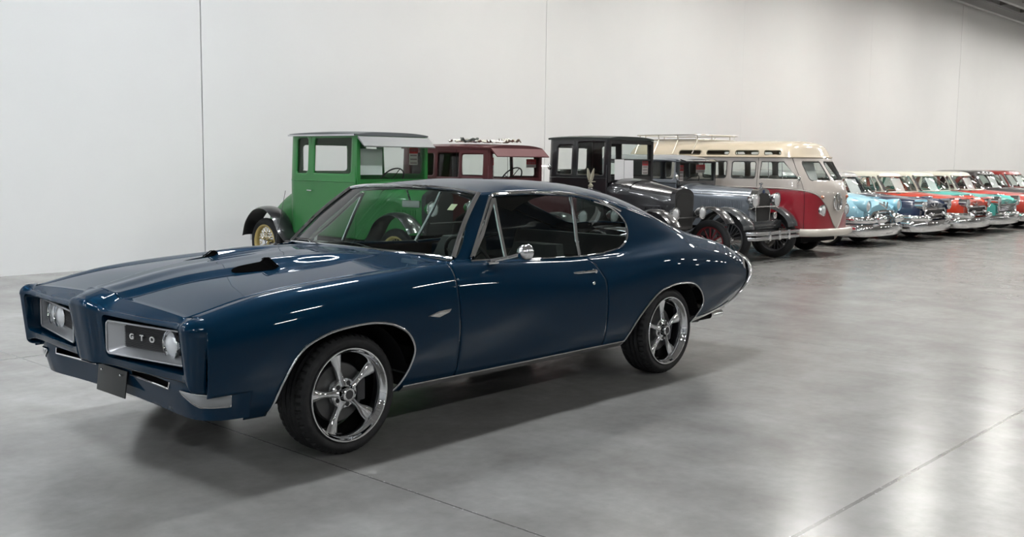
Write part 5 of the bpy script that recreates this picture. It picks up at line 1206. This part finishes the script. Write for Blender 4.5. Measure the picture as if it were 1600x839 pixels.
    ctr = Vector((-2.15, .36, 1.04)); ax = Vector((-.85, 0, .5)).normalized(); e1 = Vector((0, 1, 0)); e2 = ax.cross(e1)
    q = MB(); q.tube([ctr + (e1 * math.cos(t) + e2 * math.sin(t)) * .2 for t in np.linspace(0, 2 * PI, 30)[:-1]], .010, 6, closed=True); q.tube([ctr, ctr - ax * .4], .012, 6); q.build('steering_wheel', M_BLACK, root)
    for sg in (1, -1):
        for xc in wx:
            t = old_wheel(root, (xc, sg * .74, .34), .34, .18, 'disc', wheel_m, sg < 0)
            if whitewall: q = MB(); q.lathe([(.21, .094), (.25, .096), (.285, .0935)], axis='y', n=36); q.build('white_sidewall', mat('white_rubber', (.75, .74, .70), .6), t)
    def bar(name, path, zc, r, hz_, m=M_CHROME, nseg=6):
        Pth = crom(np.array(path), nseg); tg_ = np.gradient(Pth, axis=0); tg_ /= np.linalg.norm(tg_, axis=1)[:, None]; nn = np.stack([tg_[:, 1], -tg_[:, 0]], 1); G = []
        for (x, y), n_ in zip(Pth, nn): G.append([(x + n_[0] * r * math.cos(t), y + n_[1] * r * math.cos(t), zc + hz_ * math.sin(t)) for t in np.linspace(0, 2 * PI, 15)[:-1]])
        q = MB(); q.grid(np.array(G), closed_v=True); n = len(q.V); q.F += [tuple(range(14)), tuple(range(n - 14, n))]; q.M += [0, 0]; return q.build(name, m, root)
    M_MESH = mat('grille_mesh_dark', (.035, .035, .04), .4, .6)
    for sg in (1, -1):
        zl, yl = (.80, .745) if kind != 'bulb' else (.82, .755)
        q = MB(); c = (-.09, sg * yl, zl)
        if kind == 'v': q.lathe([(.115, -.16), (.125, -.02), (.128, .02), (.118, .03), (.100, -.01)], c, 'x', 28); q.prism([(-.26, zl + .12), (.0, zl + .135), (.03, zl + .10), (-.02, zl + .085), (-.26, zl + .085)], 'y', sg * yl - .09, sg * yl + .09)
        elif kind == 'bulb': q.lathe([(.10, -.30), (.125, -.12), (.128, .0), (.118, .018), (.102, .0)], c, 'x', 28)
        else: q.lathe([(.115, -.20), (.125, -.02), (.126, .02), (.115, .028), (.100, .0)], c, 'x', 28)
        hl = q.build('headlamp_ring', M_CHROME if kind != 'bulb' else body_m, root)
        q = MB(); q.lathe([(.102, .0), (.06, .022), (.0005, .03)], c, 'x', 28); q.build('headlamp_lens', M_LENS, hl)
    if kind == 'v':
        q = MB(); q.prism([(y, z) for y, z in rrect(-.58, .58, .50, .69, .09)], 'x', -.145, -.125); q.build('grille_mesh', M_MESH, root)
        q = MB(); q.tube([(-.115 + .03 * (1 - (y / .6) ** 2), y, z) for y, z in rrect(-.60, .60, .485, .71, .11, 6)], .026, 8, closed=True); q.tube([(-.09, -.58, .585), (-.06, 0, .585), (-.09, .58, .585)], .020, 8)
        for y in (-.36, .36): q.lathe([(.045, -.05), (.05, .0), (.035, .05), (.0005, .075)], (-.06, y, .585), 'x', 16)
        q.build('grille_surround', M_CHROME, root)
        q = MB(); q.tube([(-.135, -.22, .80), (-.125, 0, .735), (-.135, .22, .80)], .014, 6); q.ball((-.13, 0, .785), .035, 12, (.4, 1, 1)); q.build('vee_emblem', M_CHROME, root)
        bar('front_bumper', [(-.62, -.96), (-.28, -.95), (-.10, -.84), (-.03, -.50), (0, 0), (-.03, .50), (-.10, .84), (-.28, .95), (-.62, .96)], .335, .045, .125)
        for sg in (1, -1): bar('bumper_wing', [(-.55, sg * .955), (-.24, sg * .94), (-.08, sg * .80), (-.04, sg * .62), (-.08, sg * .52)], .515, .035, .060); q = MB(); q.lathe([(.06, -.06), (.065, .0), (.045, .06), (.0005, .10)], (-.03, sg * .62, .50), 'x', 16); q.build('bumper_bullet', M_CHROME, root)
        for sg in (1, -1): q = MB(); q.lathe([(.0005, .12), (.018, .09), (.026, .02), (.024, -.06), (.012, -.14), (.0005, -.20)], (-.42, sg * .36, .955), 'x', 12); q.build('hood_rocket', M_CHROME, root)
        q = MB(); q.box((.035, -.16, .34), (.042, .16, .44), .004); q.build('blank_plate', mat('plate_grey', (.20, .20, .20), .5), root)
    elif kind == 'wide':
        q = MB(); q.prism([(y, z) for y, z in rrect(-.70, .70, .53, .70, .05)], 'x', -.145, -.12); q.build('grille_mesh', M_MESH, root)
        q = MB(); q.tube([(-.115, y, z) for y, z in rrect(-.71, .71, .52, .715, .06, 5)], .020, 8, closed=True)
        for j in range(22): y = -.66 + j * .0629; q.tube([(-.115, y, .53), (-.115, y, .70)], .0045, 4)
        for z in (.57, .615, .66): q.tube([(-.115, -.68, z), (-.115, .68, z)], .0045, 4)
        q.build('grille_frame', M_CHROME, root)
        for sg in (1, -1): q = MB(); q.box((-.13, sg * .62 - .05, .575), (-.10, sg * .62 + .05, .655), .01); q.build('parking_lamp', M_LENS, root)
        q = MB(); q.tube([(-.135, -.18, .79), (-.12, 0, .745), (-.135, .18, .79)], .012, 6); q.build('vee_emblem', M_CHROME, root)
        bar('front_bumper', [(-.58, -.96), (-.26, -.95), (-.10, -.84), (-.03, -.50), (0, 0), (-.03, .50), (-.10, .84), (-.26, .95), (-.58, .96)], .335, .045, .115)
        bar('bumper_upper_bar', [(-.10, -.80), (-.02, -.45), (.01, 0), (-.02, .45), (-.10, .80)], .485, .026, .026)
        for sg in (1, -1): q = MB(); q.lathe([(.07, -.08), (.075, .0), (.055, .07), (.0005, .11)], (-.02, sg * .42, .46), 'x', 16); q.build('bumper_bullet', M_CHROME, root)
        q = MB(); q.lathe([(.0005, .10), (.02, .06), (.022, -.10), (.008, -.35), (.0005, -.42)], (-.28, 0, .945), 'x', 12); q.prism([(-.42, -.12), (-.30, -.02), (-.30, .02), (-.42, .12), (-.38, 0)], 'z', .94, .95) ; q.build('hood_ornament', M_CHROME, root)
    else:
        q = MB(); q.prism([(y, z) for y, z in rrect(-.56, .56, .44, .665, .10)], 'x', -.145, -.12); q.build('grille_mesh', M_MESH, root)
        q = MB(); q.tube([(-.10 + .04 * (1 - (y / .6) ** 2), y, z) for y, z in [(-.62, .50), (-.60, .60), (-.50, .68), (-.2, .715), (.2, .715), (.50, .68), (.60, .60), (.62, .50)]], .030, 8)
        for j in range(15): y = -.52 + j * .0743; q.tube([(-.112, y, .45), (-.112, y, .67)], .008, 5)
        for z in (.50, .56, .62): q.tube([(-.11, -.56, z), (-.11, .56, z)], .010, 5)
        q.build('grille_bars', M_CHROME, root)
        for sg in (1, -1):
            q = MB(); q.lathe([(.09, -.16), (.105, -.05), (.10, .05), (.075, .13), (.04, .18), (.0005, .20)], (-.02, sg * .42, .565), 'x', 20); q.build('bumper_bullet', M_CHROME, root)
            q = MB(); q.lathe([(.055, -.10), (.06, 0), (.05, .02), (.0005, .03)], (-.10, sg * .70, .60), 'x', 18); q.build('parking_lamp', M_CHROME, root)
            bar('bumper_wing', [(-.62, sg * 1.0), (-.30, sg * .99), (-.12, sg * .88), (-.05, sg * .66), (-.03, sg * .44)], .545, .045, .07)
        bar('front_bumper', [(-.72, -1.01), (-.34, -1.0), (-.12, -.90), (-.02, -.52), (.02, 0), (-.02, .52), (-.12, .90), (-.34, 1.0), (-.72, 1.01)], .34, .060, .125)
        q = MB(); q.tube([(-.10, -.20, .88), (-.03, 0, .775), (-.10, .20, .88)], .016, 6); q.ball((-.085, 0, .86), .05, 14, (.3, .9, 1)); q.build('vee_emblem', M_CHROME, root)
        q = MB(); q.lathe([(.0005, .12), (.022, .06), (.028, -.04), (.01, -.30), (.0005, -.38)], (-.28, 0, 1.0), 'x', 12); q.build('hood_ornament', M_CHROME, root)
        q = MB(); q.box((.06, -.17, .27), (.07, .17, .36), .004); q.build('blank_plate', mat('plate_grey', (.20, .20, .20), .5), root)
    for sg in (1, -1):
        q = MB(); q.tube([(x, sg * (float(R8[5][0](x)) + .004), .70 - .02 * (x + .9) * .3) for x in np.linspace(-4.8, -.75, 18)], .012, 6); q.build('side_spear', M_CHROME, root)
        q = MB()
        if kind == 'v':
            for j in range(3): x = -.62 - j * .10; q.tube([(x, sg * .868, .80), (x - .03, sg * .868, .84)], .008, 5)
            q.build('fender_dash', M_CHROME, root)
    def put(x, y, z): return su(s + y * k, u0 + x * k, z * k)
    return root, put
M_WCH = mat('wheel_dark_paint', (.05, .05, .055), .4)
rows50 = [
 ('light blue 1950s car with silver roof and bullet-shaped chrome bumper guards beside the bus', 18.45, -7.62, .90, paint('powder_blue', (.30, .60, .74), .35), paint('silver_roof', (.36, .37, .38), .3, .4), 'bulb', None, True),
 ('dark navy 1950s car with grey roof, between light blue and orange-red cars', 20.72, -7.50, .885, paint('navy_paint', (.010, .022, .065), .25), paint('pale_grey_roof', (.38, .38, .37), .35, .2), 'v', None, False),
 ('orange-red 1950s car with cream roof, gold dashes on its fender and chrome oval grille', 22.72, -7.36, .885, paint('orange_red_paint', (.62, .045, .012), .3), paint('cream_roof', (.70, .68, .58), .4), 'v', (.05, .25, .22), False),
 ('turquoise 1950s car with cream roof and full-width chrome mesh grille', 24.6, -7.32, .885, paint('turquoise_paint', (.10, .56, .50), .3), paint('cream_roof', (.70, .68, .58), .4), 'wide', (.05, .25, .22), False),
 ('coral red 1950s car with cream roof, right next to the turquoise car', 26.75, -7.20, .885, paint('coral_red_paint', (.58, .05, .035), .3), paint('cream_roof', (.70, .68, .58), .4), 'wide', None, False),
 ('charcoal 1950s car with dark roof, partly hidden behind the coral red car', 28.85, -7.25, .90, paint('charcoal_paint', (.03, .03, .032), .3), paint('dark_roof', (.045, .042, .042), .35, .2), 'wide', None, False),
 ('red-roofed white 1950s car farthest along the parked row', 31.0, -7.2, .90, paint('off_white_paint', (.62, .62, .60), .3), paint('dark_red_roof', (.25, .02, .015), .35), 'v', None, False)]
for lab, s_, u_, k_, bm_, rm_, kd, inn, ww in rows50:
    root, put = fifties(lab, s_, u_, k_, bm_, rm_, kd, M_WCH, inner=mat('teal_interior', inn, .5) if inn else None, whitewall=ww)
    cw = lab.split(' 1950s')[0]
    t = sheet_thing('white sheet inside the windscreen of the %s car' % {'light blue': 'light blue', 'dark navy': 'navy', 'orange-red': 'orange-red', 'turquoise': 'turquoise', 'coral red': 'coral red', 'charcoal': 'charcoal', 'red-roofed white': 'farthest white'}[cw], None, put(-1.98, -.20, 1.02), HEAD, .56 * k_, .36 * k_, .48)
def cs(s0, u0, x, y, z): return su(s0 + y, u0 + x, z)
sheet_thing('white printed sheet inside the windscreen of the green vintage coupe', None, cs(8.70, -9.25, -.95, -.33, 1.29), HEAD, .40, .33, .02)
red_sign('tall red and white sign inside the green vintage coupe', cs(8.70, -9.25, -.94, .40, 1.42), HEAD, .15, .24)
red_sign('tall red and white sign in the maroon coupe side opening', cs(10.43, -8.2, -1.46, -.40, 1.25), HEAD + .1, .13, .28)
red_sign('wide red sign in the maroon coupe windscreen', cs(10.43, -8.2, -1.40, .36, 1.395), HEAD, .20, .12, False)
sheet_thing('left white sheet of the pair in the black coupe windscreen', None, cs(12.12, -7.9, -.90, -.33, 1.235), HEAD, .22, .29, .02)
sheet_thing('right white sheet of the pair in the black coupe windscreen', None, cs(12.12, -7.9, -.90, -.10, 1.235), HEAD, .22, .28, .02)
red_sign('tall red and white sign inside the black coupe windscreen', cs(12.12, -7.9, -.97, .40, 1.31), HEAD, .15, .21)
red_sign('tall red and white sign in the grey sedan windscreen', cs(14.05, -7.45, -1.54, -.38, 1.20), HEAD, .12, .25)
red_sign('wide red sign in the grey sedan windscreen', cs(14.05, -7.45, -1.54, .18, 1.33), HEAD, .26, .13, False)
sheet_thing('large white sheet in the right half of the bus windscreen', None, cs(15.77, -7.36, -.40, -.30, 1.22), HEAD - .15, .48, .32, .35)

# ---- pieces that are separate things to the eye become parts of their own
def split_islands(names):
    for o in [o for o in C.objects if o.type == 'MESH' and o.name.split('.')[0] in names]:
        me = o.data; n = len(me.vertices); par = list(range(n))
        def find(a):
            while par[a] != a: par[a] = par[par[a]]; a = par[a]
            return a
        for e in me.edges:
            a, b = find(e.vertices[0]), find(e.vertices[1])
            if a != b: par[a] = b
        groups = {}
        for p in me.polygons: groups.setdefault(find(p.vertices[0]), []).append(p)
        if len(groups) < 2 or len(groups) > 40: continue
        co = [v.co[:] for v in me.vertices]; base = o.name.split('.')[0]; new = []
        for g in groups.values():
            idx = {}; F = []
            for p in g: F.append([idx.setdefault(i, len(idx)) for i in p.vertices])
            m2 = bpy.data.meshes.new(base); m2.from_pydata([co[i] for i in idx], [], F)
            for q in me.materials: m2.materials.append(q)
            for a, b in zip(m2.polygons, g): a.use_smooth = b.use_smooth
            m2.set_sharp_from_angle(angle=math.radians(40)); new.append(m2)
        o.data = new[0]
        for m2 in new[1:]:
            c = o.copy(); c.data = m2; C.objects.link(c)
_ch = {o.name for o in C.objects if o.children}
split_islands({'slot_trim', 'plate_bolt', 'wiper', 'window_pane', 'skylight_pane', 'skylight_rubber', 'window_rubber', 'end_panel', 'bumper_clamp', 'cowl_lamp', 'fender_dash', 'window_bar', 'bonnet_louvre', 'bonnet_louvres', 'exhaust_pipe', 'cabin_seat', 'bench_seat'} - _ch)
